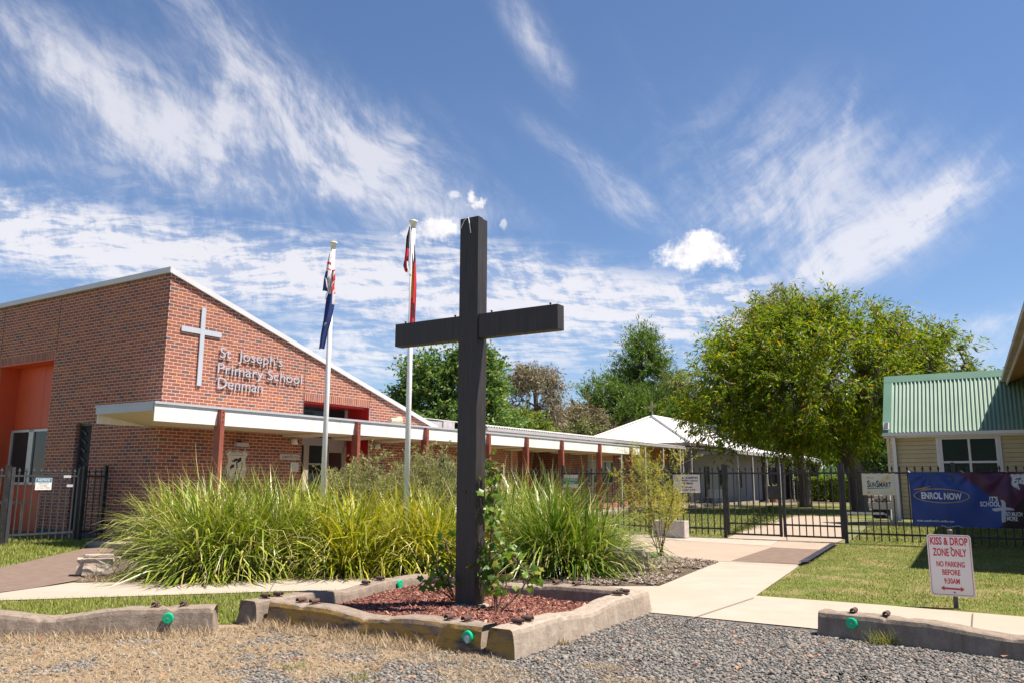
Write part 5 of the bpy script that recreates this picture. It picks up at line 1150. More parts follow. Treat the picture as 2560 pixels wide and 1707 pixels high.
# ---- strap-leaved tussocks
LOM = leaf_mat('strap_leaves', [(0, (.09, .15, .012)), (.35, (.17, .24, .018)), (.68, (.28, .33, .03)), (.86, (.40, .40, .07)), (.95, (.48, .42, .16)), (1, (.54, .44, .28))], .22, rough=.38, tip=((.46, .36, .20), .84), spec=.5)
LOMY = leaf_mat('yellow_strap_leaves', [(0, (.13, .18, .010)), (.35, (.24, .28, .014)), (.68, (.38, .38, .020)), (.9, (.50, .43, .035)), (1, (.54, .44, .22))], .24, rough=.38, tip=((.46, .36, .16), .86), spec=.45)
LOMG = leaf_mat('green_strap_leaves', [(0, (.06, .12, .012)), (.4, (.12, .20, .016)), (.75, (.21, .28, .025)), (.92, (.36, .36, .07)), (1, (.52, .44, .24))], .22, rough=.36, tip=((.42, .34, .16), .86), spec=.5)
def tussock(label, x, y, n, H_, spread, m, seed, width=.027, flat=.36):
    rs = np.random.RandomState(seed); K = 7
    sub = np.stack([rs.randn(9)*.26, rs.randn(9)*.26], 1); si = rs.randint(0, 9, n); az = rs.rand(n)*2*np.pi; th0 = np.abs(rs.rand(n)**.75)*spread; L = H_*(.55+.62*rs.rand(n))*(1-.10*th0)
    r = .02+.14*rs.rand(n)*(.3+th0); a0 = az+rs.randn(n)*.5
    P = np.stack([r*np.cos(a0)+sub[si, 0], r*np.sin(a0)+sub[si, 1], np.zeros(n)], 1); th = th0.copy(); bend = (.35+1.7*rs.rand(n)**1.1)*(.42+th0)*flat*2.9
    kink = (rs.rand(n) < .12)*(rs.randint(3, K-1, n)); dirh = np.stack([np.cos(az), np.sin(az), np.zeros(n)], 1); side = np.stack([-np.sin(az), np.cos(az), np.zeros(n)], 1)
    tw = rs.randn(n)*.8; side = side*np.cos(tw)[:, None]+dirh*np.sin(tw)[:, None]*.6+np.array([0, 0, 1.0])*np.sin(tw)[:, None]*.4
    rows = []; wd = width*(.6+.8*rs.rand(n)); uvs = []
    for k in range(K):
        t = k/(K-1); w = wd*(1.0-.15*t if t < .6 else (1-t)/.4*.9+.06)
        rows.append(np.stack([P-side*w[:, None]*.5, P+side*w[:, None]*.5], 1)); uvs.append(np.full((n, 2), t))
        th = th+bend/(K-1)*(.3+1.7*t)+(kink == k)*1.1*(k > 0); th = np.minimum(th, 2.75)
        az2 = rs.randn(n)*.13; P = P+(dirh*np.sin(th)[:, None]+np.array([0, 0, 1.0])*np.cos(th)[:, None]+side*az2[:, None])*(L/(K-1))[:, None]
        P[:, 2] = np.maximum(P[:, 2], .02+.03*rs.rand(n))
    V = np.stack(rows, 1).reshape(-1, 3); T_ = np.stack(uvs, 1).reshape(-1); i = (np.arange(n)*K*2)[:, None]; k = (np.arange(K-1)*2)[None, :]
    a = (i+k).ravel(); F = np.stack([a, a+1, a+3, a+2], 1); UV = np.stack([np.zeros_like(T_), T_], 1)
    o = np_obj('strap_leaf_tussock', V, F, m, None, UV); o.location = (x, y, .0)
    return tag(o, label, 'grass clump', 'strap-leaved tussocks in the garden bed')
def TU(px, py, label, n, H_, sp, m, seed, **kw):
    g = G(px, py); return tussock(label, g[0], g[1], n, H_, sp, m, seed, **kw)
TU(560, 1436, 'largest drooping tussock, leftmost behind the pale boulder', 2400, 1.80, 1.2, LOM, 1)
TU(735, 1428, 'yellowish tussock with kinked leaves, second along the footpath from the boulder', 1612, 1.75, 1.05, LOM, 2)
TU(880, 1430, 'bright yellow-green tussock in front of the first flagpole', 1550, 1.65, 1.1, LOMY, 3)
TU(1070, 1426, 'yellow tussock directly left of the timber cross', 1488, 1.6, 1.1, LOMY, 4)
TU(1395, 1428, 'big dark green fountain tussock right of the timber cross', 1984, 1.75, 1.05, LOMG, 5)
TU(1235, 1405, 'green tussock partly hidden behind the timber cross', 1240, 1.65, 1.0, LOM, 6)
TU(560, 1384, 'tussock in the second row below the shield crest', 1364, 1.8, .95, LOM, 7)
TU(790, 1380, 'upright yellow tussock in the second row around the flagpole foot', 1178, 1.7, .8, LOMY, 8)
TU(440, 1388, 'tussock with pink-brown tips nearest the side gate', 1240, 1.6, .8, LOM, 9)
TU(980, 1382, 'yellow tussock in the second row before the grey shrubs', 1054, 1.5, .9, LOMY, 10)
TU(1320, 1378, 'tall green tussock in the second row before the fence post', 1240, 1.9, .85, LOM, 12)
TU(1480, 1405, 'low green tussock at the right end of the bed by the boulder', 620, 1.05, 1.0, LOMG, 13)
# ---- fine-leaved shrubs
SHR = leaf_mat('grey_green_needles', [(0, (.19, .21, .09)), (.5, (.31, .33, .14)), (.85, (.42, .41, .2)), (1, (.52, .43, .2))], .35)
FEA = leaf_mat('feathery_needles', [(0, (.26, .31, .06)), (.4, (.42, .45, .09)), (.75, (.54, .50, .12)), (.93, (.54, .40, .08)), (1, (.5, .22, .1))], .45)
def shrub(name, label, base, h, rx, n_st, LM, seed, per=46, lL=.045, lW=.007, lean=.35, lo=.15, group=None, leaf_lo=.25, bark=BARKG, r=.012, droopy=.0, bush=.5):
    rs = np.random.RandomState(seed); t = thing(name, label, 'shrub', base, 0, group); mb = MB(); LP = []; LD = []
    for s in range(n_st):
        az = rs.rand()*2*math.pi; sp = rs.rand()**.6; hh = h*(.55+.5*rs.rand())*(1-.25*sp); K = 7; P = np.array([rs.randn()*.04, rs.randn()*.04, 0.0]); pts = [P.copy()]
        for k in range(1, K+1):
            f = k/K; pts.append(np.array([math.cos(az)*rx*sp*(f**1.3)+rs.randn()*.02, math.sin(az)*rx*sp*(f**1.3)+rs.randn()*.02, hh*(f-.12*droopy*f*f)]))
        mb.tube(pts, [r*(1-.8*k/K)+.0015 for k in range(K+1)], 5, cap=False)
        for c in range(per):
            f = leaf_lo+(1-leaf_lo)*rs.rand()**.8; i = min(K-1, int(f*K)); p = pts[i]+(pts[i+1]-pts[i])*(f*K-i)
            sd = rs.randn(3); sd[2] = abs(sd[2])*.8+.5; sd /= np.linalg.norm(sd); ln = bush*(.35+.65*rs.rand())*(.35+.65*(1-abs(f-.6)))
            q = int(16+10*rs.rand()); ff = rs.rand(q)[:, None]; LP.append(p+sd*ln*ff); LD.append(sd+rs.randn(q, 3)*.75)
            if rs.rand() < .5: mb.tube([p, p+sd*ln], [.0035, .001], 3, cap=False)
    mb.build('stems', bark, t)
    P = np.concatenate(LP); Dd = np.concatenate(LD); n = len(P)
    V, F = leaves(P, Dd, lL*(.6+.8*rs.rand(n)), lW*(.7+.6*rs.rand(n)), rs, .1); np_obj('foliage', V, F, LM, t); return t
g = G(915, 1375); shrub('needle_bush', 'grey-green needle-leaved bush below the red entrance', (g[0], g[1]+.3, 0), 2.15, 1.15, 44, SHR, 61, 40, .06, .013, leaf_lo=.15, group='grey needle bushes', bush=.5)
g = G(1075, 1370); shrub('needle_bush', 'taller grey-green needle-leaved bush between the right flagpole and the cross', (g[0], g[1]+.3, 0), 2.45, 1.2, 50, SHR, 62, 42, .06, .013, leaf_lo=.15, group='grey needle bushes', bush=.42)
g = G(1215, 1375); shrub('needle_bush', 'slim grey needle-leaved bush just right of the cross', (g[0], g[1]+.4, 0), 2.0, .6, 18, SHR, 63, 34, .06, .012, group='grey needle bushes', bush=.35)
g = G(1652, 1394); shrub('feathery_sapling', 'feathery yellow-green sapling on bare stems beside the path', (g[0], g[1], 0), 2.35, 1.05, 13, FEA, 64, 34, .065, .009, leaf_lo=.40, r=.008, bush=.62, bark=mat('brown_stem', (.12, .075, .06), .7))
g = G(1690, 1380); 
# dark shrubs by the classroom wing
g = G(1590, 1262); shrub('round_shrub', 'dark green rounded shrub behind the feathery sapling', (g[0], g[1], 0), 1.65, 1.3, 40, LM_DENSE, 65, 40, .11, .06, leaf_lo=.05, bush=.5, group='dark shrubs by the buildings')
g = G(1766, 1240); shrub('round_shrub', 'small dark green shrub against the grey chapel wall', (g[0], g[1], 0), 1.25, .55, 16, LM_DENSE, 66, 36, .13, .07, leaf_lo=.05, bush=.4, group='dark shrubs by the buildings')
ORG = leaf_mat('dry_orange_blades', [(0, (.24, .12, .03)), (1, (.42, .24, .07))], .3)
g = G(1752, 1258); o = tussock('orange dry grass tuft beside the chapel wall', g[0], g[1], 500, .95, .9, ORG, 67, .03); o.name = 'dry_grass_tuft'; o['group'] = 'dry tufts'
# hedges
for i, (a, c, Y0, lab) in enumerate(((2000, 2074, 60, 'clipped green hedge seen through the right gate leaf'), (2084, 2135, 58, 'clipped green hedge right of the gate behind the tree trunk'))):
    rs = np.random.RandomState(90+i); A, B = D(a, 1240, Y0), D(c, 1240, Y0); hh = 1.55; n = 5200
    P = rs.rand(n, 3); f = rs.randint(0, 3, n); P[f == 0, 1] = 0; P[f == 1, 2] = 1; P += rs.randn(n, 3)*.02
    X = A[0]+(B[0]-A[0])*P[:, 0]; Yy = Y0+P[:, 1]*1.2; Zz = .1+hh*P[:, 2]
    V, F = leaves(np.stack([X, Yy, Zz], 1), rs.randn(n, 3)+np.array([0, -.3, .4]), np.full(n, .17), np.full(n, .10), rs); o = np_obj('hedge', V, F, LM_LIME)
    tag(o, lab, 'hedge', 'clipped hedges on the far lawn')
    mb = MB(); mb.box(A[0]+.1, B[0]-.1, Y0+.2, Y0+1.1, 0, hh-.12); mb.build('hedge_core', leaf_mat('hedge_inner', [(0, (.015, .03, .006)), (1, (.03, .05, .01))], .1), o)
# ---- vines at the cross
VINE = leaf_mat('vine_leaves', [(0, (.05, .12, .012)), (.5, (.10, .20, .018)), (.85, (.19, .28, .03)), (.96, (.30, .26, .04)), (1, (.30, .13, .05))], .45, rough=.4)
def vleaf(P, nrm, upd, R_, rs):
    """lobed grape leaf: rim of 11 points round a raised centre; quads/tris stored as fans"""
    n = len(P); nrm = nrm/np.linalg.norm(nrm, axis=1, keepdims=True); x = np.cross(upd, nrm); x /= np.linalg.norm(x, axis=1, keepdims=True)+1e-9; y = np.cross(nrm, x)
    ang = np.radians([270, 305, 345, 15, 40, 66, 90, 114, 140, 165, 195, 235]); rad_ = np.array([.25, .80, .62, .95, .66, .78, 1.08, .78, .66, .95, .62, .80])
    rim = [P+(x*math.cos(a)*r+y*math.sin(a)*r)*R_[:, None]-nrm*(R_*.18*r*r)[:, None]+nrm*(rs.randn(n)*R_*.06)[:, None] for a, r in zip(ang, rad_)]
    m = len(ang); V = np.stack([P]+rim, 1).reshape(-1, 3); i = (np.arange(n)*(m+1))[:, None]; k = np.arange(0, m, 2)[None, :]
    F = np.stack([np.broadcast_to(i, (n, m//2)), i+1+k, i+1+(k+1) % m, i+1+(k+2) % m], 2).reshape(-1, 4)
    return V, F
def vine(label, base, canes, per, R0, seed):
    rs = np.random.RandomState(seed); t = thing('grape_vine', label, 'vine', base, 0, 'grape vines around the cross'); mb = MB(); LP = []
    for c in canes:
        c = [np.array(p, float) for p in c]; mb.tube(c, [.013-.009*k/(len(c)-1) for k in range(len(c))], 6, cap=False); seg = [np.linalg.norm(b-a) for a, b in zip(c[:-1], c[1:])]
        for q in range(int(per*sum(seg))):
            f = rs.rand()*sum(seg); i = 0
            while f > seg[i]: f -= seg[i]; i += 1
            p = c[i]+(c[i+1]-c[i])*f/seg[i]
            if p[2] < .22: continue
            e = p+rs.randn(3)*np.array([.065, .065, .05]); LP.append(e)
            mb.tube([p, e], [.003, .002], 3, cap=False)
    mb.build('canes', mat('vine_cane', (.16, .09, .06), .8), t); P = np.array(LP); n = len(P)
    nr = rs.randn(n, 3)*.55+np.array([.15, -.75, .55]); up = np.stack([rs.randn(n)*.5, rs.randn(n)*.3, -np.ones(n)], 1)
    V, F = vleaf(P, nr, up, R0*(.45+.75*rs.rand(n)), rs); np_obj('leaves', V, F, VINE, t); return t
cx = PLc(1.49, 1.44, 0)
vb = PLc(1.60, 1.22, .1)
def vr(px, py, Y): return D(px, py, Y)-vb
vine('climbing vine with lobed leaves up the right side of the cross', vb, [[(0, 0, 0), vr(1222, 1420, 9.1), vr(1226, 1350, 9.1), vr(1232, 1270, 9.1), vr(1228, 1200, 9.1), vr(1224, 1165, 9.1), vr(1222, 1130, 9.1)], [vr(1232, 1330, 9.1), vr(1236, 1260, 9.1), vr(1226, 1185, 9.1)],
     [(0, 0, 0), vr(1225, 1400, 9.05), vr(1262, 1375, 8.95), vr(1300, 1410, 8.85), vr(1330, 1440, 8.8), vr(1345, 1450, 8.8)], [(0, 0, 0), vr(1240, 1450, 9.0), vr(1235, 1400, 9.0), vr(1222, 1385, 9.0)]], 52, .060, 71)
vb = PLc(1.25, 1.02, .1)
vine('small vine with yellowing leaves right of the cross foot', vb, [[(0, 0, 0), vr(1266, 1460, 8.7), vr(1262, 1420, 8.7)], [(0, 0, 0), vr(1300, 1480, 8.75), vr(1322, 1440, 8.75), vr(1338, 1425, 8.8)], [(0, 0, 0), vr(1240, 1480, 8.7), vr(1222, 1440, 8.7), vr(1216, 1460, 8.7)]], 30, .050, 72)
vb = PLc(1.85, 1.95, .1)
vine('bushy dark green vine left of the cross foot', vb, [[(0, 0, 0), vr(1100, 1440, 9.3), vr(1060, 1452, 9.3), vr(1030, 1475, 9.2)], [(0, 0, 0), vr(1090, 1420, 9.4), vr(1090, 1385, 9.4), vr(1110, 1350, 9.5)], [(0, 0, 0), vr(1120, 1450, 9.3), vr(1128, 1400, 9.4), vr(1112, 1350, 9.5), vr(1100, 1330, 9.5)], [(0, 0, 0), vr(1110, 1480, 9.2), vr(1085, 1470, 9.2)], [(0, 0, 0), vr(1125, 1480, 9.2), vr(1128, 1440, 9.2)]], 34, .055, 73)
# ------------------------------------------------------------------ loose ground matter
def inpoly(x, y, poly):
    c = np.zeros(len(x), bool); n = len(poly)
    for i in range(n):
        x0, y0 = poly[i]; x1, y1 = poly[(i+1) % n]
        m = ((y0 > y) != (y1 > y)) & (x < (x1-x0)*(y-y0)/((y1-y0)+1e-12)+x0); c ^= m
    return c
def scatter(poly, n, rs):
    p = np.array(poly); lo, hi = p.min(0), p.max(0); X = []; 
    while sum(map(len, X)) < n:
        q = lo+(hi-lo)*rs.rand(n*2, 2); X.append(q[inpoly(q[:, 0], q[:, 1], poly)])
    return np.concatenate(X)[:n]
def inside_blocks(q):
    """True where a point lies in the planter or under a kerb block"""
    d = q-P0[:2]; x = d@dR[:2]; y = d@dL[:2]
    m = (x > -.02) & (x < 3.4) & (y > -.0) & (y < 3.42)
    for (bx, by, a, L, w) in ((2.98, 8.20, rd, 3.3, .33), (lb[0], lb[1], ang, 3.0, .31)):
        e = q-np.array([bx, by]); u = e@np.array([math.cos(a), math.sin(a)]); v = e@np.array([-math.sin(a), math.cos(a)])
        m |= (u > -.03) & (u < L) & (v > -.02) & (v < w)
    return m
OCT = np.array([(1, 0, 0), (0, 1, 0), (-1, 0, 0), (0, -1, 0), (0, 0, 1), (0, 0, -1)], float); OF = np.array([(0, 1, 4), (1, 2, 4), (2, 3, 4), (3, 0, 4), (1, 0, 5), (2, 1, 5), (3, 2, 5), (0, 3, 5)])
ICO_ = None
def stones(name, q, size, m, rs, flat=.65, z=0.0):
    n = len(q); import bmesh
    bm = bmesh.new(); bmesh.ops.create_icosphere(bm, subdivisions=1, radius=1); IV = np.array([v.co[:] for v in bm.verts]); IF = np.array([[v.index for v in f.verts] for f in bm.faces]); bm.free()
    s = size*(.55+.9*rs.rand(n)**1.5); V = IV[None]*(1+rs.randn(n, len(IV), 1)*.22)*np.stack([1+.3*rs.randn(n), 1+.3*rs.randn(n), flat+.15*rs.randn(n)], 1)[:, None]
    a = rs.rand(n)*6.283; c, s_ = np.cos(a)[:, None], np.sin(a)[:, None]; X = V[:, :, 0]*c-V[:, :, 1]*s_; Y = V[:, :, 0]*s_+V[:, :, 1]*c
    tilt = rs.randn(n)[:, None]*.4; Z = V[:, :, 2]+X*tilt*.4
    V = np.stack([X*s[:, None]+q[:, :1], Y*s[:, None]+q[:, 1:2], Z*s[:, None]+z+s[:, None]*.30], 2).reshape(-1, 3)
    F = (IF[None]+(np.arange(n)*len(IV))[:, None, None]).reshape(-1, 3)
    return np_obj(name, V, F, m)
def rnd_mat(name, stops, rough=.85, spec=.25):
    m, nt, b = base_mat(name); g = nd(nt, 'ShaderNodeNewGeometry'); c = ramp(nt, g.outputs['Random Per Island'], stops)
    t = nd(nt, 'ShaderNodeTexCoord').outputs['Object']; n = nd(nt, 'ShaderNodeTexNoise', {'Vector': t, 'Scale': 160.0, 'Detail': 3.0}).outputs[0]
    c = mixc(nt, .3, c, ramp(nt, n, [(.3, (.3, .3, .3)), (.7, (.7, .7, .7))]), 'OVERLAY'); setb(nt, b, Base_Color=c, Roughness=rough, Specular_IOR_Level=spec); return m
STONE = rnd_mat('blue_metal_stones', [(0, (.075, .07, .065)), (.35, (.135, .126, .117)), (.7, (.20, .186, .168)), (.88, (.26, .24, .21)), (.95, (.30, .23, .175)), (1, (.36, .20, .13))])
rs = np.random.RandomState(5)
gp = [(-5.5, 4.3), (6.0, 4.3), (6.0, 6.0)]+poly_px([(2560, 1655), (2020, 1580), (1612, 1535)])+[(1.5, 9.5), (.05, 7.1), (-2.6, 8.6), (-5.5, 8.0)]
from mathutils import noise as mnoise
def straw_amt(q):
    """0 gravel .. 1 straw, fading from the left block to the right"""
    v = np.array([mnoise.fractal(Vector((x*1.4, y*1.4, 2.3)), .7, 2.0, 5) for x, y in q])
    b = np.interp(q[:, 0]+.45*(q[:, 1]-5.0)*-1, [-3.6, -1.6, .2, 2.0], [.42, .08, -.30, -.85])
    return np.clip((v+b)*2.5+.5, 0, 1)
q = scatter(gp, 110000, rs); q = q[~inside_blocks(q)]; sa = straw_amt(q); q = q[rs.rand(len(q)) > sa*.9]
# nearer stones keep full number, far ones thin out
tag(stones('gravel', q, .0125, STONE, rs, z=.004), kind='stuff')
q = scatter(gp, 900, rs); q = q[~inside_blocks(q)]; tag(stones('large_gravel', q, .021, STONE, rs, z=.004), kind='stuff')
# straw: dry cut grass lying in all directions
STRAW = rnd_mat('dry_straw', [(0, (.19, .125, .07)), (.4, (.31, .22, .128)), (.75, (.43, .325, .20)), (1, (.50, .41, .28))], .75)
def blades(name, q, h, w, m, rs, lean, seg=2, z=0.0, curl=.5):
    n = len(q); az = rs.rand(n)*6.283; th = lean[0]+(lean[1]-lean[0])*rs.rand(n); L = h*(.5+rs.rand(n)); W_ = w*(.6+.8*rs.rand(n))
    d = np.stack([np.cos(az), np.sin(az)], 1); s = np.stack([-np.sin(az), np.cos(az), np.zeros(n)], 1); P = np.concatenate([q, np.full((n, 1), z)], 1); R_ = [(P-s*W_[:, None]/2), (P+s*W_[:, None]/2)]
    rows = [np.stack(R_, 1)]
    for k in range(seg):
        P = P+np.concatenate([d*np.sin(th)[:, None], np.cos(th)[:, None]], 1)*(L/seg)[:, None]; th = np.minimum(th+curl*rs.rand(n), 1.9); ww = W_*(1-(k+1)/seg*.85); P[:, 2] = np.maximum(P[:, 2], z+.004)
        rows.append(np.stack([P-s*ww[:, None]/2, P+s*ww[:, None]/2], 1))
    V = np.stack(rows, 1).reshape(-1, 3); i = (np.arange(n)*(seg+1)*2)[:, None]; k = (np.arange(seg)*2)[None]; a = (i+k).ravel(); return np_obj(name, V, np.stack([a, a+1, a+3, a+2], 1), m)
q = scatter([(-5.5, 4.3), (2.5, 4.3), (0.6, 7.3), (-.1, 7.2), (-2.6, 8.65), (-5.5, 8.3)], 90000, rs); q = q[~inside_blocks(q)]; sa = straw_amt(q); q = q[rs.rand(len(q)) < sa**1.3]
tag(blades('straw', q,   .075, .0032, STRAW, rs, (1.0, 1.6), z=.012, curl=.35), kind='stuff')
e1 = np.array([lb[0], lb[1]]); q2 = np.concatenate([e1+np.outer(rs.rand(2600)*3.0, [math.cos(ang), math.sin(ang)])+np.outer(.30+rs.rand(2600)**2*.25, [-math.sin(ang), math.cos(ang)]), (P0[:2]+np.outer(.8+rs.rand(2600)*2.3, dL[:2])-np.outer(.02+rs.rand(2600)**2*.22, dR[:2]))])
tag(blades('straw_drift', q2, .11, .004, STRAW, rs, (.5, 1.5), z=.01, curl=.5), kind='stuff')
# tufts at block feet
TUFT = leaf_mat('weed_blades', [(0, (.12, .16, .03)), (.6, (.24, .25, .06)), (1, (.42, .34, .15))], .35)
for i, (px, py, hh, n, lab) in enumerate(((2215, 1612, .13, 240, 'low weedy tuft at the foot of the right kerb block'), (195, 1588, .16, 90, 'thin grass tuft before the left kerb block'), (740, 1672, .05, 160, 'tiny green tuft in the gravel left of centre'), (905, 1700, .05, 120, 'tiny green tuft at the bottom edge of the gravel'), (1390, 1612, .06, 300, 'dry straw tuft at the foot of the sunlit planter block'))):
    g = G(px, py); qq = np.array([g[:2]])+rs.randn(n, 2)*np.array([.12, .05]); qq = qq*.0+np.array([g[:2]])+(qq-g[:2])*.55; o = blades('weed_tuft', qq, hh, .006, STRAW if i == 4 else TUFT, rs, (.1, 1.1)); tag(o, lab, 'weed', 'weeds and tufts at the kerb')
# lawns
GRS = rnd_mat('lawn_blades', [(0, (.085, .135, .012)), (.4, (.15, .20, .020)), (.7, (.22, .25, .035)), (.88, (.32, .29, .08)), (1, (.44, .36, .17))], .6)
GRSD = rnd_mat('sunburnt_lawn_blades', [(0, (.14, .17, .02)), (.35, (.25, .25, .045)), (.7, (.36, .31, .09)), (1, (.47, .37, .18))], .65)
ll = [(-7, 8.2), (-2.9, 8.75)]+poly_px([(875, 1482), (700, 1484), (0, 1507)])+[(-7.5, 9.9)]
q = scatter(ll, 34000, rs); q = q[~inside_blocks(q)]; tag(blades('lawn_grass', q, .055, .006, GRS, rs, (.0, .8)), kind='stuff')
q = scatter(ll, 9000, rs); q = q[~inside_blocks(q)]; tag(blades('dry_lawn_grass', q, .05, .006, GRSD, rs, (.2, 1.2)), kind='stuff')
rl = poly_px([(1892, 1489), (2090, 1358), (2300, 1364), (2560, 1378), (2560, 1541), (2200, 1511)])
q = scatter(rl, 50000, rs); tag(blades('lawn_grass', q, .032, .0065, GRS, rs, (.0, 1.1)), kind='stuff')
q = scatter(rl, 80000, rs); k = np.array([mnoise.fractal(Vector((x*.7, y*.7, 9.1)), .7, 2.0, 4) for x, y in q]); q = q[k+.16 > rs.rand(len(q))*.6-.1]; tag(blades('dry_lawn_grass', q, .034, .007, GRSD, rs, (.2, 1.4)), kind='stuff')
sl_ = [tuple(S(9.3, -2.3)[:2]), tuple(S(9.3, -10.9)[:2])]+poly_px([(1905, 1320), (1990, 1289), (1925, 1263)])+[tuple(S(30, -6)[:2]), tuple(S(26, -2.4)[:2])]
q = scatter(sl_, 60000, rs); tag(blades('school_lawn_grass', q, .05, .014, GRS, rs, (.0, .9), seg=1), kind='stuff')
gl_ = [(-14, 13.5)]+poly_px([(0, 1421), (225, 1368)])+[tuple(S(-.5, 1)[:2]), tuple(S(-.3, 8)[:2])]
q = scatter(gl_, 40000, rs); tag(blades('gate_lawn_grass', q, .055, .010, GRS, rs, (.0, .8), seg=1), kind='stuff')
cl_ = [tuple(S(9.3, -14.1)[:2]), tuple(S(9.3, -18.5)[:2]), tuple(S(18, -18)[:2]), tuple(S(18, -13.3)[:2])]
q = scatter(cl_, 22000, rs); tag(blades('cottage_lawn_grass', q, .05, .012, GRS, rs, (.0, .9), seg=1), kind='stuff')
# mulch chips
def chips(name, q, z, size, m, rs):
    n = len(q); B_ = np.array([(x, y, k) for k in (-1, 1) for x, y in ((-1, -1), (1, -1), (1, 1), (-1, 1))], float); BF = np.array([(3, 2, 1, 0), (4, 5, 6, 7), (0, 1, 5, 4), (1, 2, 6, 5), (2, 3, 7, 6), (3, 0, 4, 7)])
    V = B_[None]*np.stack([size*(.6+rs.rand(n)*1.2), size*.38*(.5+rs.rand(n)), size*.14*(.5+rs.rand(n))], 1)[:, None]*(1+rs.randn(n, 8, 1)*.15)
    def rot(V, a, i, j):
        c, s = np.cos(a)[:, None], np.sin(a)[:, None]; x = V[:, :, i]*c-V[:, :, j]*s; y = V[:, :, i]*s+V[:, :, j]*c; V = V.copy(); V[:, :, i] = x; V[:, :, j] = y; return V
    V = rot(V, rs.randn(n)*.35, 0, 2); V = rot(V, rs.randn(n)*.35, 1, 2); V = rot(V, rs.rand(n)*6.283, 0, 1)
    V = V+np.concatenate([q, z.reshape(-1, 1)], 1)[:, None]; return np_obj(name, V.reshape(-1, 3), (BF[None]+(np.arange(n)*8)[:, None, None]).reshape(-1, 4), m)
MCH = rnd_mat('red_mulch_chips', [(0, (.075, .028, .02)), (.4, (.16, .055, .04)), (.75, (.25, .095, .07)), (.93, (.34, .18, .135)), (1, (.43, .30, .23))])
u = rs.rand(15000, 2); X, Yl = .32+2.44*u[:, 0], .33+2.74*u[:, 1]; q = P0[:2]+np.outer(X, dR[:2])+np.outer(Yl, dL[:2]); z = .085+.04*np.sin(X*1.9+.3)*np.sin(Yl*1.7)+.03*np.exp(-((X-1.5)**2+(Yl-1.5)**2)*1.2)+.012+.012*rs.rand(len(X))
tag(chips('mulch', q, z, .022, MCH, rs), kind='stuff')
BCH = rnd_mat('bark_chips', [(0, (.09, .062, .046)), (.4, (.17, .125, .095)), (.8, (.29, .23, .185)), (1, (.42, .36, .31))])
bp2 = poly_px([(1400, 1462), (1480, 1464), (1640, 1464), (1795, 1406), (1600, 1385), (1450, 1400)])
q = scatter(bp2, 15000, rs); q = q[np.array([mnoise.fractal(Vector((x*1.3, y*1.3, 4.4)), .7, 2.0, 4) for x, y in q]) < .22]; tag(chips('bark_mulch', q, .012+.02*rs.rand(len(q)), .026, BCH, rs), kind='stuff')
LIT = rnd_mat('grey_green_litter', [(0, (.10, .08, .035)), (.6, (.19, .15, .07)), (1, (.30, .24, .12))])
q = scatter(poly_px([(1640, 1464), (1798, 1406), (1640, 1392), (1560, 1420)]), 5200, rs); q = q[np.array([mnoise.fractal(Vector((x*1.3, y*1.3, 4.4)), .7, 2.0, 4) for x, y in q]) > .02]; tag(blades('leaf_litter', q, .05, .008, LIT, rs, (.9, 1.6)), kind='stuff')
q = scatter(poly_px([(200, 1457), (1100, 1445), (1100, 1425), (230, 1432)]), 7000, rs); tag(blades('bed_thatch', q, .12, .006, STRAW, rs, (.9, 1.6), z=.015), kind='stuff')
# fallen leaves on ground
FL = rnd_mat('fallen_leaf_brown', [(0, (.16, .06, .03)), (.5, (.30, .11, .06)), (1, (.42, .24, .13))])
q = np.concatenate([scatter(gp, 230, rs), scatter(ll, 26, rs), scatter(rl, 36, rs)]); n = len(q)
V, F = leaves(np.concatenate([q, np.full((n, 1), .035)], 1), rs.randn(n, 3)*np.array([1, 1, .12]), .03+.05*rs.rand(n), .012+.018*rs.rand(n), rs, .4); tag(np_obj('fallen_leaves', V, F, FL), kind='stuff')

# ------------------------------------------------------------------ boulders and small things
def boulder(label, c, dims, rz, seed, m, cham=.12):
    import bmesh
    bm = bmesh.new(); bmesh.ops.create_cube(bm, size=1); bmesh.ops.bevel(bm, geom=bm.edges[:], offset=cham, segments=2, affect='EDGES'); bmesh.ops.subdivide_edges(bm, edges=bm.edges[:], cuts=4, use_grid_fill=True)
    for v in bm.verts:
        p = v.co.copy(); k = mnoise.fractal(p*3.2+Vector((seed, 0, 0)), .8, 2.0, 6)*.045+mnoise.noise(p*1.3+Vector((0, seed, 0)))*.07; v.co += v.normal*k
        v.co.x *= dims[0]; v.co.y *= dims[1]; v.co.z = (v.co.z+.46)*dims[2]
    me = bpy.data.meshes.new('boulder'); bm.to_mesh(me); bm.free(); me.materials.append(m); o = bpy.data.objects.new('boulder', me); COL.objects.link(o); o.location = (c[0], c[1], 0); o.rotation_euler = (0, 0, rz)
    for p in me.polygons: p.use_smooth = False
    return tag(o, label, 'boulder')
def rock_mat(name, a, bcol):
    m, nt, b = base_mat(name); t = nd(nt, 'ShaderNodeTexCoord').outputs['Object']; n = nd(nt, 'ShaderNodeTexNoise', {'Vector': t, 'Scale': 5.0, 'Detail': 10.0, 'Roughness': .7}).outputs[0]
    l = nd(nt, 'ShaderNodeTexNoise', {'Vector': nd(nt, 'ShaderNodeMapping', {'Vector': t, 'Scale': (1, 1, 6)}).outputs[0], 'Scale': 3.0, 'Detail': 6.0}).outputs[0]
    c = mixc(nt, .5, ramp(nt, n, [(.3, bcol), (.6, a), (.85, tuple(min(1, x*1.2) for x in a))]), ramp(nt, l, [(.3, bcol), (.7, a)])); bp = nd(nt, 'ShaderNodeBump', {'Height': n, 'Strength': .8, 'Distance': .04}); setb(nt, b, Base_Color=c, Roughness=.92, Specular_IOR_Level=.15, Normal=bp.outputs[0]); return m
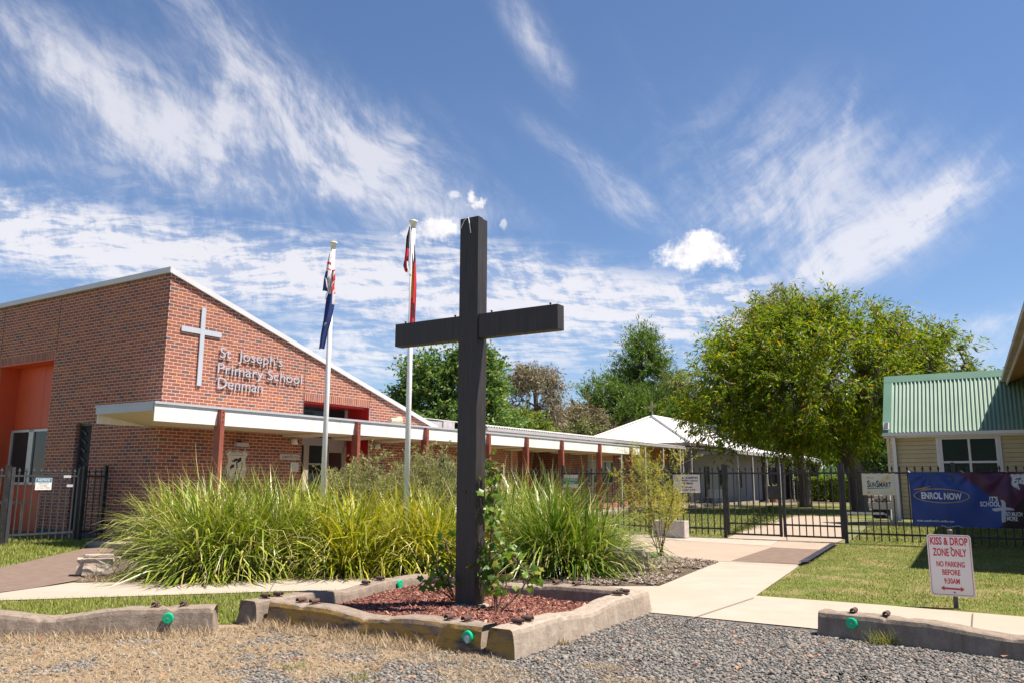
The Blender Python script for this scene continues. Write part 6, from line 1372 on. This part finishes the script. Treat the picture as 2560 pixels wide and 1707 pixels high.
RK = rock_mat('sandstone', (.50, .42, .35), (.36, .27, .21)); RK2 = rock_mat('grey_sandstone', (.44, .38, .33), (.17, .13, .11))
g = G(262, 1436); boulder('squarish pale sandstone boulder beside the left tussock', (g[0]-.06, g[1]-.12), (.60, .42, .34), .42, 3.1, RK, .16)
g = G(1570, 1434); boulder('sandstone boulder beside the green tussock in the bark bed', (g[0], g[1]+.3), (.72, .52, .40), -.12, 7.7, RK2, .10)
g = G(1553, 1372); boulder('small tan stone behind the boulder in the bark bed', (g[0], g[1]), (.34, .3, .22), .3, 5.2, rock_mat('tan_stone', (.42, .27, .15), (.28, .17, .10)), .1)
bx = toS(G(1712, 1347)); pb = thing('planter_box', 'pale concrete planter trough standing against the fence', 'planter', S(bx[0], bx[1], 0), RZ)
mb = MB(); W_, D_, H_ = .86, .34, .46
mb.box(0, .035, 0, W_, .03, H_); mb.box(D_-.035, D_, 0, W_, .03, H_); mb.box(.035, D_-.035, 0, .035, .03, H_); mb.box(.035, D_-.035, W_-.035, W_, .03, H_); mb.build('trough', concrete_mat('trough_concrete', (.54, .48, .44), stain=(.42, .36, .32)), pb, bevel=.006)
mb = MB(); mb.box(.04, D_-.04, .04, W_-.04, .05, H_-.04); mb.build('soil', BEDSOIL, pb)
mb = MB(); mb.box(.04, .10, .08, .16, 0, .03); mb.box(.04, .10, W_-.16, W_-.08, 0, .03); mb.box(D_-.1, D_-.04, .08, .16, 0, .03); mb.box(D_-.1, D_-.04, W_-.16, W_-.08, 0, .03); mb.build('feet', DARK, pb)
# aluminium bench and pots by the cottage
bs = toS(G(2232, 1313)); be = thing('bench', 'low aluminium bench with curved leg beside the cottage corner', 'bench', S(bs[0], bs[1]+.05, 0), RZ)
AL = mat('bench_aluminium', (.60, .58, .56), .35, .05, 3.0, metal=.4)
mb = MB(); mb.box(0, .30, .22, 1.45, .40, .43); mb.box(.0, .02, .22, 1.45, .36, .40); mb.build('seat', AL, be)
for x in (.03, .27):
    mb = MB(); mb.tube([(x, .0, 0), (x, .01, .15), (x, .06, .28), (x, .14, .36), (x, .24, .395)], .02, 8); mb.build('leg', AL, be)
    mb = MB(); mb.tube([(x, 1.43, 0), (x, 1.43, .40)], .02, 8); mb.build('leg', AL, be)
g = D(2204, 1285, 31.5); t = thing('flower_box', 'pale flower trough with small plants behind the aluminium bench', 'planter', (g[0], 31.5, 0), RZ)
mb = MB(); mb.prism([(-.40, .38), (.40, .38), (.44, .64), (-.44, .64)], lambda p, t_: (-.16+.32*t_, p[0], p[1]+.05)); mb.build('trough', mat('pale_plastic', (.50, .47, .46), .5, .06, 3.0), t)
mb = MB(); mb.box(-.12, .12, -.3, .3, .1, .42); mb.build('stand', DARK, t)
q = rs.rand(120, 3)*np.array([.24, .7, .1])+np.array([-.12, -.35, .66]); V, F = leaves(q, rs.randn(120, 3)+np.array([0, 0, 1.0]), np.full(120, .12), np.full(120, .06), rs); np_obj('plants', V, F, rnd_mat('maroon_leaves', [(0, (.10, .02, .02)), (.5, (.07, .10, .02)), (1, (.2, .05, .03))]), t)
g = D(2206, 1262, 33.0); t = thing('white_pot_stack', 'pale grey letterbox-like column behind the flower trough', 'column', (g[0], 33.0, 0), RZ)
mb = MB(); mb.box(-.15, .15, -.02, .28, 0, .92); mb.box(-.12, .12, -.32, -.04, 0, .98); mb.build('body', mat('pale_column', (.50, .46, .49), .55, .08, 2.0), t)
# paired white chairs by the far path
for i, (px, lab) in enumerate(((1778, 'white plastic chair on the left of the pair by the chapel wall'), (1798, 'white plastic chair on the right of the pair by the chapel wall'))):
    g = G(px, 1260); t = thing('plastic_chair', lab, 'chair', (g[0], g[1], 0), RZ+.2*i, 'white chairs by the chapel')
    mb = MB(); mb.box(-.25, .25, -.26, .26, .40, .46); mb.build('seat', WHITE, t); mb = MB(); mb.prism([(.18, .46), (.25, .46), (.36, .95), (.30, .95)], lambda p, q_: (p[0], -.24+.48*q_, p[1])); mb.build('backrest', WHITE, t)
    for sx_ in (-.22, .22):
        for sy_ in (-.22, .22): mb = MB(); mb.tube([(sx_, sy_, 0), (sx_*.9, sy_*.9, .4)], .02, 6); mb.build('leg', WHITE, t)
g = G(1934, 1254); t = thing('potted_agave', 'spiky agave in a terracotta pot seen through the left gate leaf', 'potted plant', (g[0], g[1], 0), 0)
mb = MB(); mb.lathe([(.26, 0), (.36, .75), (.40, .78), (.40, .86), (.34, .86), (.32, .75)], 0, 0, 18); mb.build('pot', mat('terracotta', (.36, .17, .10), .8, .1, 4.0), t)
n = 34; az = rs.rand(n)*6.283; V, F = leaves(np.stack([.05*np.cos(az), .05*np.sin(az), np.full(n, .85)], 1), np.stack([np.cos(az), np.sin(az), .5+.9*rs.rand(n)], 1), .55+.25*rs.rand(n), np.full(n, .12), rs, .3); np_obj('leaves', V, F, LM_PALE, t)
for i, (px, py, lid, lab) in enumerate(((1998, 1240, (.10, .40, .05), 'dark wheelie bin with lime green lid beside the hedge'), (2018, 1242, (.35, .34, .33), 'grey wheelie bin in front of the hedge'))):
    g = G(px, py); t = thing('wheelie_bin', lab, 'bin', (g[0], g[1], 0), .3*i, 'bins by the hedge'); mb = MB(); mb.prism([(-.30, 0), (.30, 0), (.38, 1.15), (-.38, 1.15)], lambda p, q_: (p[0], -.35+.7*q_, p[1])); mb.build('body', mat('bin_body', (.05, .055, .05) if i == 0 else (.33, .33, .31), .5), t)
    mb = MB(); mb.prism([(-.40, 1.15), (.40, 1.15), (.40, 1.2), (.2, 1.28), (-.4, 1.24)], lambda p, q_: (p[0], -.38+.78*q_, p[1])); mb.build('lid', mat('bin_lid', lid, .45), t)
g = G(1531, 1262); t = thing('stone_plinth', 'short white plinth with a low bowl by the classroom wing', 'plinth', (g[0], g[1], 0), RZ)
mb = MB(); mb.box(-.14, .14, -.14, .14, 0, .62); mb.build('column', WHITE, t); mb = MB(); mb.lathe([(.12, 0), (.30, .05), (.34, .28), (.24, .36)], .1, -.55, 14); mb.build('bowl', CONCLIGHT, t)
g = G(1432, 1300); t = thing('concrete_pillar', 'plain pale concrete pillar standing behind the tussock at the fence', 'pillar', (g[0], g[1]+2.2, 0), RZ); mb = MB(); mb.box(-.12, .12, -.14, .14, 0, .85); mb.build('shaft', CONCLIGHT, t, bevel=.01)
# table in the red recess behind the side gate
t = thing('outdoor_table', 'timber topped outdoor table behind the side gate', 'table', S(-1.0, 6.0, 0), RZ)
mb = MB(); mb.box(-.55, .55, -1.2, 1.2, .84, .89); mb.build('tabletop', mat('worn_timber_top', (.42, .33, .24), .6, .2, 5.0), t)
for x in (-.5, .45):
    for y in (-1.1, 1.05): mb = MB(); mb.box(x, x+.05, y, y+.05, 0, .84); mb.build('leg', mat('cream_leg', (.45, .42, .30), .5), t)
t = thing('outdoor_bench', 'narrow bench beside the outdoor table behind the side gate', 'bench', S(-1.85, 6.0, 0), RZ)
mb = MB(); mb.box(-.16, .16, -1.1, 1.1, .43, .47); mb.build('seat', mat('bench_grey', (.33, .32, .32), .5), t)
for y in (-1.0, .95): mb = MB(); mb.box(-.13, .13, y, y+.05, 0, .43); mb.build('leg', BLACK, t)
